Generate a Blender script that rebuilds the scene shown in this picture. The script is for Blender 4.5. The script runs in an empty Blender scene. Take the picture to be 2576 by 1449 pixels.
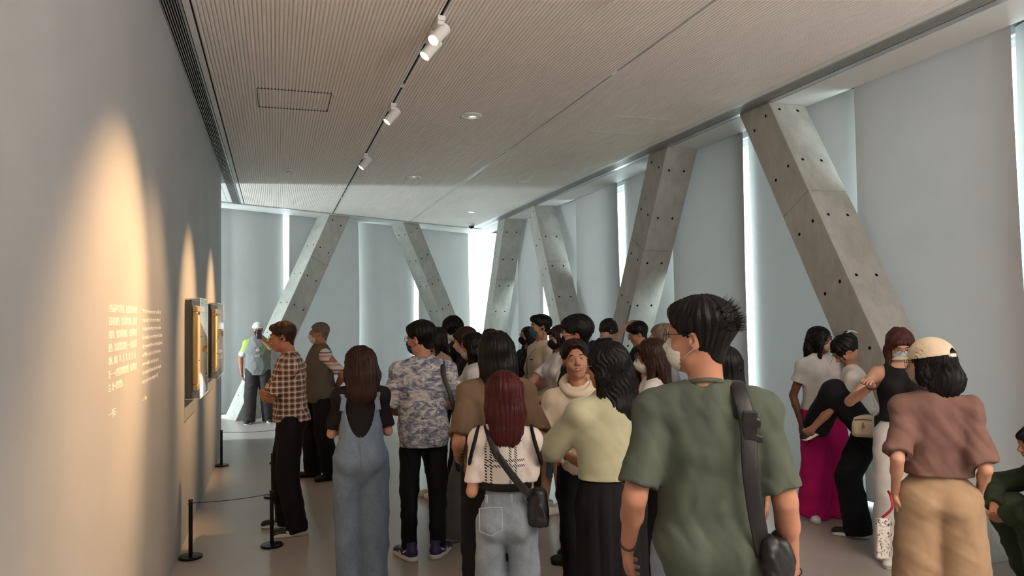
import bpy, bmesh, math, random
import numpy as np
from mathutils import Vector, Matrix, Euler
random.seed(7)
rng = np.random.default_rng(7)
scene = bpy.context.scene
COL = scene.collection
PI = math.pi
# ------------------------------------------------------------------ camera
cd = bpy.data.cameras.new('camera')
cam = bpy.data.objects.new('camera', cd)
COL.objects.link(cam)
YAW, PITCH, ROLL = 0.312038, math.atan(69/1850), 0.016
fwd = Vector((math.sin(YAW)*math.cos(PITCH), math.cos(YAW)*math.cos(PITCH), math.sin(PITCH)))
rt = Vector((math.cos(YAW), -math.sin(YAW), 0)); up = rt.cross(fwd)
r2 = rt*math.cos(ROLL) - up*math.sin(ROLL); u2 = rt*math.sin(ROLL) + up*math.cos(ROLL)
cam.matrix_world = Matrix(((r2.x, u2.x, -fwd.x, 0), (r2.y, u2.y, -fwd.y, 0), (r2.z, u2.z, -fwd.z, 1.75), (0, 0, 0, 1)))
cd.sensor_width = 36; cd.lens = 36*1850/2576; cd.clip_start = 0.05; cd.clip_end = 200
scene.camera = cam
# ------------------------------------------------------------------ world (bright overcast daylight)
w = bpy.data.worlds.new('world'); scene.world = w; w.use_nodes = True
nt = w.node_tree; nt.nodes.clear()
wo = nt.nodes.new('ShaderNodeOutputWorld'); bg = nt.nodes.new('ShaderNodeBackground')
tc = nt.nodes.new('ShaderNodeTexCoord'); sx = nt.nodes.new('ShaderNodeSeparateXYZ'); cr = nt.nodes.new('ShaderNodeValToRGB')
nt.links.new(tc.outputs['Generated'], sx.inputs[0]); nt.links.new(sx.outputs['Z'], cr.inputs[0])
cr.color_ramp.elements[0].position = 0.0; cr.color_ramp.elements[0].color = (0.82, 0.93, 0.96, 1)
cr.color_ramp.elements[1].position = 0.7; cr.color_ramp.elements[1].color = (0.88, 0.97, 1.0, 1)
nt.links.new(cr.outputs[0], bg.inputs['Color']); bg.inputs['Strength'].default_value = 3.0
nt.links.new(bg.outputs[0], wo.inputs[0])
# ------------------------------------------------------------------ exposure
vs = scene.view_settings
vs.view_transform = 'Standard'; vs.look = 'None'; vs.gamma = 1.0; vs.exposure = 1.5
vs.use_curve_mapping = False
cy = scene.cycles
cy.max_bounces = 7; cy.diffuse_bounces = 5; cy.glossy_bounces = 3; cy.transmission_bounces = 4; cy.transparent_max_bounces = 8
cy.caustics_reflective = False; cy.caustics_refractive = False
cy.sample_clamp_indirect = 4.0
cy.use_adaptive_sampling = True; cy.adaptive_threshold = 0.015
cy.use_denoising = True

# rectangular area lamps: an added ceiling fill and daylight from the far left
def area(name, loc, sx_, sy_, energy, col, rot=(0, 0, 0)):
    l = bpy.data.lights.new(name, 'AREA'); l.shape = 'RECTANGLE'; l.size = sx_; l.size_y = sy_; l.energy = energy; l.color = col
    o = bpy.data.objects.new(name, l); COL.objects.link(o); o.location = loc; o.rotation_euler = rot; return o
area('added_ceiling_fill', (3.1, -1.6, 2.75), 2.6, 1.5, 250, (1.0, 0.91, 0.84), (PI*.95, -.12, 0))  # invented upward fill behind the camera, brightens the ceiling
area('corner_window_daylight', (-3.85, 12.06, 1.9), .22, 3.2, 90, (0.84, 0.96, 1.0), (PI/2, 0, -PI/2))
# ------------------------------------------------------------------ helpers
def srgb(r, g, b):
    f = lambda c: (c/255/12.92) if c/255 <= 0.04045 else ((c/255+0.055)/1.055)**2.4
    return (f(r), f(g), f(b), 1)
class NT:
    """small node-tree writer"""
    def __init__(s, name):
        s.m = bpy.data.materials.new(name); s.m.use_nodes = True; s.t = s.m.node_tree; s.t.nodes.clear()
        s.out = s.n('OutputMaterial')
        s.tc = None
    def n(s, typ, **kw):
        nd = s.t.nodes.new('ShaderNode'+typ)
        for k, v in kw.items():
            if hasattr(nd, k) and k not in nd.inputs: setattr(nd, k, v)
            else: s.set(nd, k, v)
        return nd
    def set(s, nd, k, v):
        i = nd.inputs[k]
        if isinstance(v, bpy.types.NodeSocket): s.t.links.new(v, i)
        elif isinstance(v, bpy.types.Node): s.t.links.new(v.outputs[0], i)
        else: i.default_value = v
    def obj(s, scale=(1, 1, 1), kind='Object'):
        tc = s.n('TexCoord'); mp = s.n('Mapping'); s.t.links.new(tc.outputs[kind], mp.inputs[0])
        mp.inputs['Scale'].default_value = scale
        return mp.outputs[0]
    def noise(s, vec, scale, detail=3, rough=0.5, dist=0.0):
        return s.n('TexNoise', Vector=vec, Scale=scale, Detail=detail, Roughness=rough, Distortion=dist).outputs['Fac']
    def math(s, op, a, b=0.0, c=None):
        nd = s.t.nodes.new('ShaderNodeMath'); nd.operation = op
        s.set(nd, 0, a); s.set(nd, 1, b)
        if c is not None: s.set(nd, 2, c)
        return nd.outputs[0]
    def ramp(s, fac, stops):
        nd = s.n('ValToRGB', Fac=fac); e = nd.color_ramp.elements
        e[0].position, e[0].color = stops[0]; e[1].position, e[1].color = stops[-1]
        for p, c in stops[1:-1]:
            x = e.new(p); x.color = c
        return nd.outputs[0]
    def mix(s, fac, a, b, mode='MIX'):
        nd = s.t.nodes.new('ShaderNodeMix'); nd.data_type = 'RGBA'; nd.blend_type = mode
        for k, v in ((0, fac), (6, a), (7, b)):
            if isinstance(v, bpy.types.NodeSocket): s.t.links.new(v, nd.inputs[k])
            else: nd.inputs[k].default_value = v
        return nd.outputs[2]
    def bsdf(s, color, rough=0.6, bump=None, bstr=0.2, bdist=0.01, **kw):
        b = s.n('BsdfPrincipled'); s.set(b, 'Base Color', color); s.set(b, 'Roughness', rough)
        for k, v in kw.items(): s.set(b, k, v)
        if bump is not None:
            bp = s.n('Bump', Height=bump, Strength=bstr, Distance=bdist); s.t.links.new(bp.outputs[0], b.inputs['Normal'])
        s.t.links.new(b.outputs[0], s.out.inputs[0])
        return b
    def done(s): return s.m
_mc = {}
def plain(name, col, rough=0.6, metal=0.0, bump=0.0, bscale=60, var=0.12, **kw):
    if name in _mc: return _mc[name]
    n = NT(name); v = n.obj()
    f = n.noise(v, bscale, 3)
    c2 = tuple(min(1, c*(1+var)) for c in col[:3])+(1,); c1 = tuple(c*(1-var) for c in col[:3])+(1,)
    colr = n.ramp(f, [(0.3, c1), (0.7, c2)])
    n.bsdf(colr, rough, f if bump else None, bump, 0.004, Metallic=metal, **kw)
    _mc[name] = n.done(); return n.m
def emis(name, col, strength):
    n = NT(name); e = n.n('Emission', Color=col, Strength=strength); n.t.links.new(e.outputs[0], n.out.inputs[0]); return n.m

class MB:
    """collects polygons for one mesh object"""
    def __init__(s): s.v = []; s.f = []; s.m = []
    def add(s, vs, fs, mi=0):
        o = len(s.v); s.v += [tuple(v) for v in vs]; s.f += [tuple(i+o for i in f) for f in fs]; s.m += [mi]*len(fs); return s
    def box(s, x0, x1, y0, y1, z0, z1, mi=0):
        v = [(x, y, z) for z in (z0, z1) for y in (y0, y1) for x in (x0, x1)]
        return s.add(v, [(0, 2, 3, 1), (4, 5, 7, 6), (0, 1, 5, 4), (2, 6, 7, 3), (0, 4, 6, 2), (1, 3, 7, 5)], mi)
    def bbox(s, x0, x1, y0, y1, z0, z1, b=0.003, mi=0):
        """bevelled box"""
        X = (x0, x0+b, x1-b, x1); Y = (y0, y0+b, y1-b, y1); Z = (z0, z0+b, z1-b, z1)
        pts = []; idx = {}
        for i in (0, 1):
            for j in (0, 1):
                for k in (0, 1):
                    xi = (0, 1) if i == 0 else (3, 2); yj = (0, 1) if j == 0 else (3, 2); zk = (0, 1) if k == 0 else (3, 2)
                    for a, (p) in enumerate(((xi[0], yj[1], zk[1]), (xi[1], yj[0], zk[1]), (xi[1], yj[1], zk[0]))):
                        idx[(i, j, k, a)] = len(pts); pts.append((X[p[0]], Y[p[1]], Z[p[2]]))
        bm = bmesh.new(); vv = [bm.verts.new(p) for p in pts]
        bmesh.ops.convex_hull(bm, input=vv)
        bmesh.ops.dissolve_limit(bm, angle_limit=0.01, verts=bm.verts, edges=bm.edges)
        bm.verts.index_update()
        s.add([v.co[:] for v in bm.verts], [[v.index for v in f.verts] for f in bm.faces], mi); bm.free(); return s
    def cyl(s, p0, p1, r0, r1=None, n=16, mi=0, caps=True):
        r1 = r0 if r1 is None else r1
        p0 = Vector(p0); p1 = Vector(p1); d = (p1-p0).normalized()
        a = d.orthogonal().normalized(); b = d.cross(a)
        v = []
        for p, r in ((p0, r0), (p1, r1)):
            for i in range(n):
                t = 2*PI*i/n; v.append(p+a*(r*math.cos(t))+b*(r*math.sin(t)))
        f = [(i, (i+1) % n, n+(i+1) % n, n+i) for i in range(n)]
        if caps: f += [tuple(range(n-1, -1, -1)), tuple(range(n, 2*n))]
        return s.add(v, f, mi)
    def lathe(s, prof, c=(0, 0, 0), n=32, mi=0):
        v = []; f = []
        for r, z in prof:
            for i in range(n):
                t = 2*PI*i/n; v.append((c[0]+r*math.cos(t), c[1]+r*math.sin(t), c[2]+z))
        for k in range(len(prof)-1):
            for i in range(n):
                j = (i+1) % n; f.append((k*n+i, k*n+j, (k+1)*n+j, (k+1)*n+i))
        f.append(tuple(range(n-1, -1, -1))); f.append(tuple((len(prof)-1)*n+i for i in range(n)))
        return s.add(v, f, mi)
    def tube(s, pts, r, n=8, closed=False, flat=1.0, flatdir=None, mi=0):
        """tube along a polyline; flat<1 makes a ribbon-like section thin along flatdir"""
        P = [Vector(p) for p in pts]; m = len(P); v = []; rr = r if isinstance(r, (list, tuple)) else [r]*m
        prev = None
        for i in range(m):
            a = P[(i+1) % m] if (closed or i < m-1) else P[i]; b = P[(i-1) % m] if (closed or i > 0) else P[i]
            t = (a-b).normalized()
            if flatdir is not None:
                fd = Vector(flatdir[i] if isinstance(flatdir, list) else flatdir); nrm = (fd-t*fd.dot(t)).normalized()
            else:
                nrm = t.orthogonal().normalized() if prev is None else (prev-t*prev.dot(t)).normalized()
            prev = nrm; bn = t.cross(nrm)
            for k in range(n):
                q = 2*PI*k/n; v.append(P[i]+nrm*(rr[i]*flat*math.cos(q))+bn*(rr[i]*math.sin(q)))
        f = []
        for i in range(m if closed else m-1):
            j = (i+1) % m
            for k in range(n):
                l = (k+1) % n; f.append((i*n+k, i*n+l, j*n+l, j*n+k))
        if not closed: f += [tuple(range(n-1, -1, -1)), tuple((m-1)*n+k for k in range(n))]
        return s.add(v, f, mi)
    def obj(s, name, mats, parent=None, smooth=False, recalc=True, **props):
        me = bpy.data.meshes.new(name); me.from_pydata(s.v, [], s.f); me.update()
        mats = mats if isinstance(mats, (list, tuple)) else [mats]
        for m in mats: me.materials.append(m)
        if len(mats) > 1: me.polygons.foreach_set('material_index', s.m)
        if recalc: bm = bmesh.new(); bm.from_mesh(me); bmesh.ops.recalc_face_normals(bm, faces=bm.faces); bm.to_mesh(me); bm.free()
        if smooth:
            me.shade_smooth()
            if smooth != 'all': me.set_sharp_from_angle(angle=math.radians(40))
        return link(name, me, parent, **props)
def link(name, me, parent=None, **props):
    o = bpy.data.objects.new(name, me); COL.objects.link(o)
    if parent is not None: o.parent = parent
    for k, v in props.items(): o[k] = v
    return o
def empty(name, loc=(0, 0, 0), rz=0, label=None, category=None, group=None, kind=None):
    o = bpy.data.objects.new(name, None); COL.objects.link(o); o.location = loc; o.rotation_euler = (0, 0, rz); o.empty_display_size = 0.1
    if label: o['label'] = label
    if category: o['category'] = category
    if group: o['group'] = group
    if kind: o['kind'] = kind
    return o
def copytree(o, parent=None):
    c = o.copy(); COL.objects.link(c)
    if parent is not None: c.parent = parent; c.matrix_parent_inverse = o.matrix_parent_inverse
    for ch in list(o.children): copytree(ch, c)
    return c
HC = 3.77
# ------------------------------------------------------------------ materials of the room
def mat_wall():
    n = NT('painted wall'); v = n.obj()
    f = n.noise(v, 1.2, 4); g = n.noise(v, 90, 4, 0.7)
    c = n.ramp(f, [(0.3, srgb(152, 154, 155)), (0.7, srgb(161, 163, 164))])
    n.bsdf(c, 0.75, g, 0.25, 0.002); return n.m
def mat_floor():
    n = NT('polished concrete floor'); v = n.obj()
    f = n.noise(v, 0.6, 3, 0.5, 0.2); g = n.noise(v, 2.5, 3, 0.5); h = n.noise(v, 120, 3)
    c = n.ramp(f, [(0.25, srgb(160, 151, 144)), (0.5, srgb(172, 163, 155)), (0.8, srgb(184, 175, 166))])
    c = n.mix(0.22, c, n.ramp(g, [(0.3, srgb(146, 138, 131)), (0.75, srgb(190, 182, 173))]))
    r = n.math('ADD', n.math('MULTIPLY', g, 0.06), 0.285)
    n.bsdf(c, r, n.math('ADD', f, n.math('MULTIPLY', h, 0.02)), 0.05, 0.01, **{'Specular IOR Level': 0.55}); return n.m
def mat_concrete(name='fair faced concrete'):
    n = NT(name); v = n.obj()
    f = n.noise(v, 2.2, 6, 0.62, 0.8); g = n.noise(n.obj((1, 1, .35)), 9, 5, 0.7, 0.3); h = n.noise(v, 160, 3, 0.7); st = n.noise(n.obj((3, 3, .5)), 3.0, 3, 0.5, 1.2)
    c = n.ramp(f, [(0.25, srgb(158, 157, 150)), (0.5, srgb(180, 179, 172)), (0.75, srgb(196, 195, 188))])
    c = n.mix(0.4, c, n.ramp(g, [(0.3, srgb(146, 145, 138)), (0.7, srgb(206, 205, 198))]))
    c = n.mix(n.math('MULTIPLY', n.math('GREATER_THAN', h, 0.66), 0.35), c, srgb(95, 94, 90))
    c = n.mix(n.math('MULTIPLY', st, 0.25), c, srgb(112, 108, 98))
    n.bsdf(c, 0.62, n.math('ADD', g, n.math('MULTIPLY', h, 0.4)), 0.25, 0.004); return n.m
M_wall = mat_wall(); M_floor = mat_floor(); M_conc = mat_concrete()
M_ceil = plain('ribbed ceiling paint', srgb(238, 232, 227), 0.7, 0, 0.25, 110, 0.04)
M_soffit = plain('white soffit paint', srgb(222, 222, 220), 0.6, 0, 0.1, 90, 0.02)
M_dark = plain('dark recess', srgb(24, 24, 25), 0.8)
M_hole = plain('tie hole inside', srgb(20, 20, 20), 0.9)  # near-black colour stands in for the shade inside the holes
M_white = plain('white enamel', srgb(225, 224, 220), 0.35, 0, 0, 80, 0.02)
M_alu = plain('aluminium', srgb(190, 192, 194), 0.35, 0.85, 0, 80, 0.03)
M_grille = plain('grille slat', srgb(172, 172, 170), 0.4, 0.3, 0, 80, 0.03)
M_black = plain('black metal', srgb(26, 26, 27), 0.35, 0.6, 0, 60, 0.1)
def mat_blind():
    n = NT('blind fabric'); v = n.obj()
    f = n.noise(v, 1.1, 3, 0.5, 0.4); g = n.noise(n.obj((1, 1, .2)), 3.2, 3, .5); wv = n.noise(v, 320, 2)
    c = n.ramp(f, [(0.3, srgb(164, 162, 160)), (0.7, srgb(173, 171, 169))])
    c = n.mix(n.n('NewGeometry').outputs['Backfacing'], srgb(232, 234, 234), c)      # grey room side; white back added to boost the glow between blinds
    d = n.n('BsdfDiffuse', Color=c, Roughness=0.4); bp = n.n('Bump', Height=n.math('ADD', g, n.math('MULTIPLY', wv, 0.004)), Strength=0.35, Distance=0.03)
    n.t.links.new(bp.outputs[0], d.inputs['Normal'])
    t = n.n('BsdfTranslucent', Color=(0.90, 0.89, 0.88, 1)); mx = n.n('MixShader', Fac=0.034)
    n.t.links.new(d.outputs[0], mx.inputs[1]); n.t.links.new(t.outputs[0], mx.inputs[2]); n.t.links.new(mx.outputs[0], n.out.inputs[0]); return n.m
M_blind = mat_blind()
def mat_glass(name='window glass', tint=(0.93, 0.98, 0.97, 1)):
    n = NT(name); t = n.n('BsdfTransparent', Color=tint); g = n.n('BsdfGlossy', Color=(1, 1, 1, 1), Roughness=0.02)
    lw = n.n('LayerWeight', Blend=0.5); mx = n.n('MixShader', Fac=n.math('ADD', n.math('MULTIPLY', n.math('POWER', lw.outputs['Facing'], 5.0), 0.7), 0.04))
    n.t.links.new(t.outputs[0], mx.inputs[1]); n.t.links.new(g.outputs[0], mx.inputs[2]); n.t.links.new(mx.outputs[0], n.out.inputs[0]); return n.m
M_glass = mat_glass()
# ------------------------------------------------------------------ floor, walls, ceiling
ST = dict(kind='structure')
def yfar(x): return 13.92+0.56*x          # far edge of the ribbed ceiling
def ybl(x): return 14.78+0.6*x            # plane of the far blinds
MB().add([(-7, -4.5, 0), (5.9, -4.5, 0), (5.9, 19.2, 0), (-7, 11.5, 0), (-7, -4.5, -.3), (5.9, -4.5, -.3), (5.9, 19.2, -.3), (-7, 11.5, -.3)],
         [(0, 1, 2, 3), (7, 6, 5, 4), (0, 4, 5, 1), (1, 5, 6, 2), (2, 6, 7, 3), (3, 7, 4, 0)]).obj('floor', M_floor, None, **ST)
MB().bbox(-0.90, -0.69, -4.5, 10.63, 0, HC+.1, 0.003).obj('wall_left', M_wall, None, **ST)
MB().box(-7, -0.80, 10.64, 11.6, 0, HC).obj('daylight_blocker', M_wall, None, **ST)  # unseen block added to set the edge of the daylight band
MB().box(-7, 5.9, -4.7, -4.5, 0, HC+.1).obj('wall_back', M_wall, None, **ST)
MB().box(-7.2, -7, -4.7, 11.6, 0, HC+.1).obj('wall_side', M_wall, None, **ST)
# ceiling: slab, ribbed panels split by the two track slots, borders, grilles, soffits
ceil = MB().box(-7, 6.0, -4.7, 19.4, HC+.12, HC+.4).obj('ceiling', M_soffit, None, **ST)
def poly_prism(pts, z0, z1):
    n = len(pts); return MB().add([(x, y, z0) for x, y in pts]+[(x, y, z1) for x, y in pts],
        [tuple(range(n)), tuple(range(2*n-1, n-1, -1))]+[(i, (i+1) % n, n+(i+1) % n, n+i) for i in range(n)])
def strip(name, x0, x1, mat, z0=HC, z1=HC+.02, ye=0.0, parent=ceil):
    return poly_prism([(x0, -4.5), (x1, -4.5), (x1, yfar(x1)+ye), (x0, yfar(x0)+ye)], z0, z1).obj(name, mat, parent)
def ribs(x0, x1, pitch=0.028, dep=0.010):
    n = round((x1-x0)/pitch); p = (x1-x0)/n; prof = []
    for i in range(n):
        a = x0+i*p
        prof += [(a, HC+dep), (a+p*.14, HC+dep), (a+p*.30, HC), (a+p*.84, HC)]
    prof.append((x1, HC+dep))
    ys = [-4.5, 0, 4, 8, 11]; m = MB(); v = []; f = []
    k = len(prof)
    for j, yy in enumerate(ys+[None]):
        for x, z in prof: v.append((x, yfar(x) if yy is None else yy, z))
    for j in range(len(ys)):
        for i in range(k-1): f.append((j*k+i, j*k+i+1, (j+1)*k+i+1, (j+1)*k+i))
    m.add(v, f); o = m.obj('ribbed_panel', M_ceil, ceil); return o
ribs(-0.50, 1.045); ribs(1.095, 2.705); ribs(2.735, 4.27)
strip('backing_board', -0.50, 4.27, M_dark, HC+.03, HC+.05)
strip('border_strip', -0.555, -0.512, M_soffit); strip('border_strip', 4.275, 4.345, M_soffit)
strip('metal_edge', -0.575, -0.560, M_alu, HC-.004)
strip('metal_edge', 4.52, 4.585, M_alu, HC-.001); strip('recess_panel', 4.345, 4.38, M_grille, HC+.004)
strip('black_channel', -0.69, -0.575, M_dark, HC+.03, HC+.05); strip('black_channel', 4.38, 4.52, M_dark, HC+.03, HC+.05)
for i in range(7): strip('grille_slat', -0.687+i*0.0165, -0.687+i*0.0165+.0055, M_grille, HC-.002, HC+.028)
for i in range(8): strip('grille_slat', 4.383+i*0.0172, 4.383+i*0.0172+.008, M_grille, HC+.002, HC+.028)
strip('soffit_board', 4.60, 5.02, M_soffit, HC, HC+.03, 2.0)
# far soffit, between the ribbed ceiling and the far blinds
poly_prism([(-7, yfar(-7)+.03), (4.6, yfar(4.6)+.03), (5.6, ybl(5.6)-.10), (-7, ybl(-7)-.10)], HC-.002, HC+.03).obj('soffit_board', M_soffit, ceil)
poly_prism([(-7, yfar(-7)-.06), (4.6, yfar(4.6)-.06), (4.6, yfar(4.6)+.02), (-7, yfar(-7)+.02)], HC-.012, HC+.03).obj('metal_edge', M_grille, ceil)
poly_prism([(-7, -4.5), (-0.9, -4.5), (-0.9, yfar(-0.9)), (-7, yfar(-7))], HC, HC+.03).obj('soffit_board', M_soffit, ceil)
poly_prism([(-0.9, 10.63), (-0.77, 10.63), (-0.77, yfar(-.77)-.05), (-0.9, yfar(-.9)-.05)], HC, HC+.03).obj('soffit_board', M_soffit, ceil)
poly_prism([(-0.765, 10.63), (-0.693, 10.63), (-0.693, yfar(-.7)-.05), (-0.765, yfar(-.77)-.05)], HC+.001, HC+.03).obj('soffit_board', M_soffit, ceil)
# black lines beside the ribs
strip('shadow_gap', -0.512, -0.502, M_dark, HC+.012, HC+.02)
# access panel joint, follows the ribs
def access_panel(x0, x1, y0, y1):
    m = MB(); t = .006; z = HC-.0015
    n = round((x1-x0)/0.028); p = (x1-x0)/n
    for y, amp in ((y1, .010), (y0, .004)):
        for i in range(n):
            a = x0+i*p
            for (xa, ya, xb, yb) in ((a, y, a+p*.5, y-amp), (a+p*.5, y-amp, a+p, y)):
                m.add([(xa, ya, z), (xb, yb, z), (xb, yb+t, z), (xa, ya+t, z), (xa, ya, z+.01), (xb, yb, z+.01), (xb, yb+t, z+.01), (xa, ya+t, z+.01)],
                      [(0, 1, 2, 3), (7, 6, 5, 4), (0, 4, 5, 1), (1, 5, 6, 2), (2, 6, 7, 3), (3, 7, 4, 0)])
    m.box(x0-t, x0, y0, y1+t, z, z+.01); m.box(x1, x1+t, y0, y1+t, z, z+.01)
    return m.obj('access_panel', M_dark, ceil)
access_panel(-0.14, 0.49, 6.72, 7.32)
o = access_panel(3.3, 3.95, 6.75, 7.4); o.data = o.data.copy(); o.data.materials[0] = M_ceil
# dark pocket the blinds hang from
MB().box(5.02, 5.36, -4.5, 17.9, HC+.06, HC+.1).obj('blind_pocket', M_dark, ceil)
# ------------------------------------------------------------------ windows: frames and panes outside the blinds
def window(n, a, b, off, xdir):
    """a, b ends on the floor plan; off outward normal distance already in a, b"""
    a = Vector((a[0], a[1], 0)); b = Vector((b[0], b[1], 0)); d = (b-a).normalized(); nn = Vector((d.y, -d.x, 0))
    L = (b-a).length; k = max(1, round(L/1.65))
    e = empty('window_%d' % n, kind='structure')
    def bar(p, q, t, z0, z1):
        s = nn*t; vv = [p-s, q-s, q+s, p+s]
        return MB().add([(v.x, v.y, z) for z in (z0, z1) for v in vv], [(3, 2, 1, 0), (4, 5, 6, 7), (0, 1, 5, 4), (1, 2, 6, 5), (2, 3, 7, 6), (3, 0, 4, 7)])
    bar(a, b, .04, 0, .08).obj('frame', M_alu, e); bar(a, b, .04, HC+.04, HC+.14).obj('frame', M_alu, e)
    for i in range(k+1):
        p = a+d*(L*i/k); bar(p-d*.03, p+d*.03, .05, .08, HC+.04).obj('mullion', M_alu, e)
    for i in range(k): bar(a+d*(L*i/k+.03), a+d*(L*(i+1)/k-.03), .006, .08, HC+.04).obj('pane', M_glass, e)
window(1, (5.62, -4.5), (5.62, 18.6), 0, 0)
window(2, (-7, ybl(-7)+.62), (5.62, ybl(5.62)+.62), 0, 0)
# ------------------------------------------------------------------ blinds, each hung like a louvre: one edge stands proud of the next
def blind(a, b, oa, ob, out, wav, label, seed, z0=0.035, sag=0.0):
    """a->b on plan; oa/ob outward offsets at either edge; out = outward unit normal"""
    a = Vector((*a, 0)); b = Vector((*b, 0)); out = Vector((*out, 0)); L = (b-a).length
    nx, nz = 44, 22; rs = np.random.default_rng(seed); ph = rs.uniform(0, 6, 6); v = []
    for j in range(nz+1):
        t = j/nz; z = z0+(HC+.07-z0)*t
        for i in range(nx+1):
            s = i/nx
            w_ = wav*(math.sin(s*L*4.2+ph[0]+.6*math.sin(t*2+ph[1]))+.5*math.sin(s*L*9+ph[2]+t*1.3)) * (0.25+0.75*(1-t))
            e = sag*math.sin(PI*t)*(1-abs(2*s-1))
            off = oa+(ob-oa)*abs(2*s-1)**2.0+w_
            edge = 0.012*math.sin(t*5+ph[3])*((1 if s == 1 else 0)-(1 if s == 0 else 0))
            p = a+(b-a)*s+out*off+(b-a).normalized()*edge; v.append((p.x, p.y, z))
    f = [(j*(nx+1)+i, j*(nx+1)+i+1, (j+1)*(nx+1)+i+1, (j+1)*(nx+1)+i) for j in range(nz) for i in range(nx)]
    e = empty('roller_blind', ((a.x+b.x)/2, (a.y+b.y)/2, 0), 0, label, 'blind', 'grey roller blinds over the windows')
    if (b-a).cross(Vector((0, 0, 1))).dot(out) < 0: f = [q[::-1] for q in f]
    m = MB().add([(x-e.location.x, y-e.location.y, z) for x, y, z in v], f)
    o = m.obj('fabric', M_blind, e, smooth='all', recalc=False)
    q0 = a+out*(oa+ob)*.5-e.location; q1 = b+out*(oa+ob)*.5-e.location
    MB().cyl((q0.x, q0.y, z0), (q1.x, q1.y, z0), .012, n=8).obj('bottom_bar', M_alu, e, smooth=True)
    MB().cyl((q0.x, q0.y, HC+.085), (q1.x, q1.y, HC+.085), .028, n=12).obj('roller', M_dark, e, smooth=True)
    return e
RY = [-4.4, -2.8, -1.15, 0.5, 2.15, 3.80, 5.38, 7.03, 8.65, 10.23, 11.92, 13.56, 15.20, 17.2]
RL = ['widest grey blind in view, at the right frame edge before the big leaning pillar' if 0 else 'x']*20
RLAB = {3.80: 'wide grey blind just in front of the nearest leaning pillar, reaching the right frame edge',
        5.38: 'grey blind half hidden behind the nearest leaning pillar, magenta trousers before it',
        7.03: 'grey blind between the nearest and second leaning pillars, without folds',
        8.65: 'grey blind behind the second leaning pillar of the window side',
        10.23: 'wrinkled grey blind with long folds between the second and third leaning pillars',
        11.92: 'grey blind right behind the third leaning pillar of the window side',
        13.56: 'narrow looking grey blind between the third and fourth leaning pillars',
        15.20: 'grey blind behind the fourth leaning pillar, next to the bright corner gap',
        2.15: 'grey blind beyond the right frame edge, only its far edge lit'}
for i in range(len(RY)-1):
    y0, y1 = RY[i], RY[i+1]
    gap = {3: .03, 4: .03, 5: .05, 6: .05, 7: .03, 8: .02, 9: .03, 10: .03, 11: .05, 12: .1}.get(i, .04)
    bh = i % 2 == 0
    blind((5.05, y0+(gap if not bh else -.03)), (5.05, y1+(.18 if bh else 0)), *((0.02, 0.19) if bh else (0.0, 0.0)), (1, 0), 0.003 if y0 < 8 else 0.022, RLAB.get(RY[i] if RY[i] != 15.20 else 15.20, 'grey blind on the window side behind the photographer, %s' % ['farthest back', 'second from the back wall', 'third from the back wall', 'beside the photographer', ''][min(i, 4)]), 10+i, 0.05)
FX = [-6.9, -5.5, -4.05, -2.6, -1.15, 0.27, 1.69, 3.12, 4.60]
FL = ['grey end wall blind left of the widest bright gap, beside the dark wall corner' if x == -1.15 else
      'grey end wall blind behind the far left leaning pillar' if x == .27 else
      'grey end wall blind between the two leaning pillars of the end wall' if x == 1.69 else
      'pale end wall blind behind the end wall pillar that leans left' if x == 3.12 else 'grey end wall blind hidden beyond the left wall, %s' % {-6.9: 'outermost', -5.5: 'second from the far left', -4.05: 'middle one', -2.6: 'next to the visible ones'}.get(x, '') for x in FX]
fo = Vector((-.6, 1)).normalized()
for i in range(len(FX)-1):
    x0, x1 = FX[i], FX[i+1]; g = {4: .03, 5: .0, 6: -.01, 7: .07}.get(i, .03)
    s0 = 0 if i % 2 else .095; blind((x0+s0, ybl(x0+s0)), (x1-g*.86, ybl(x1-g*.86)), *((0.0, 0.0) if i % 2 == 1 else (0.02, 0.16)), tuple(fo), 0.006, FL[i], 40+i, 0.05)
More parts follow.
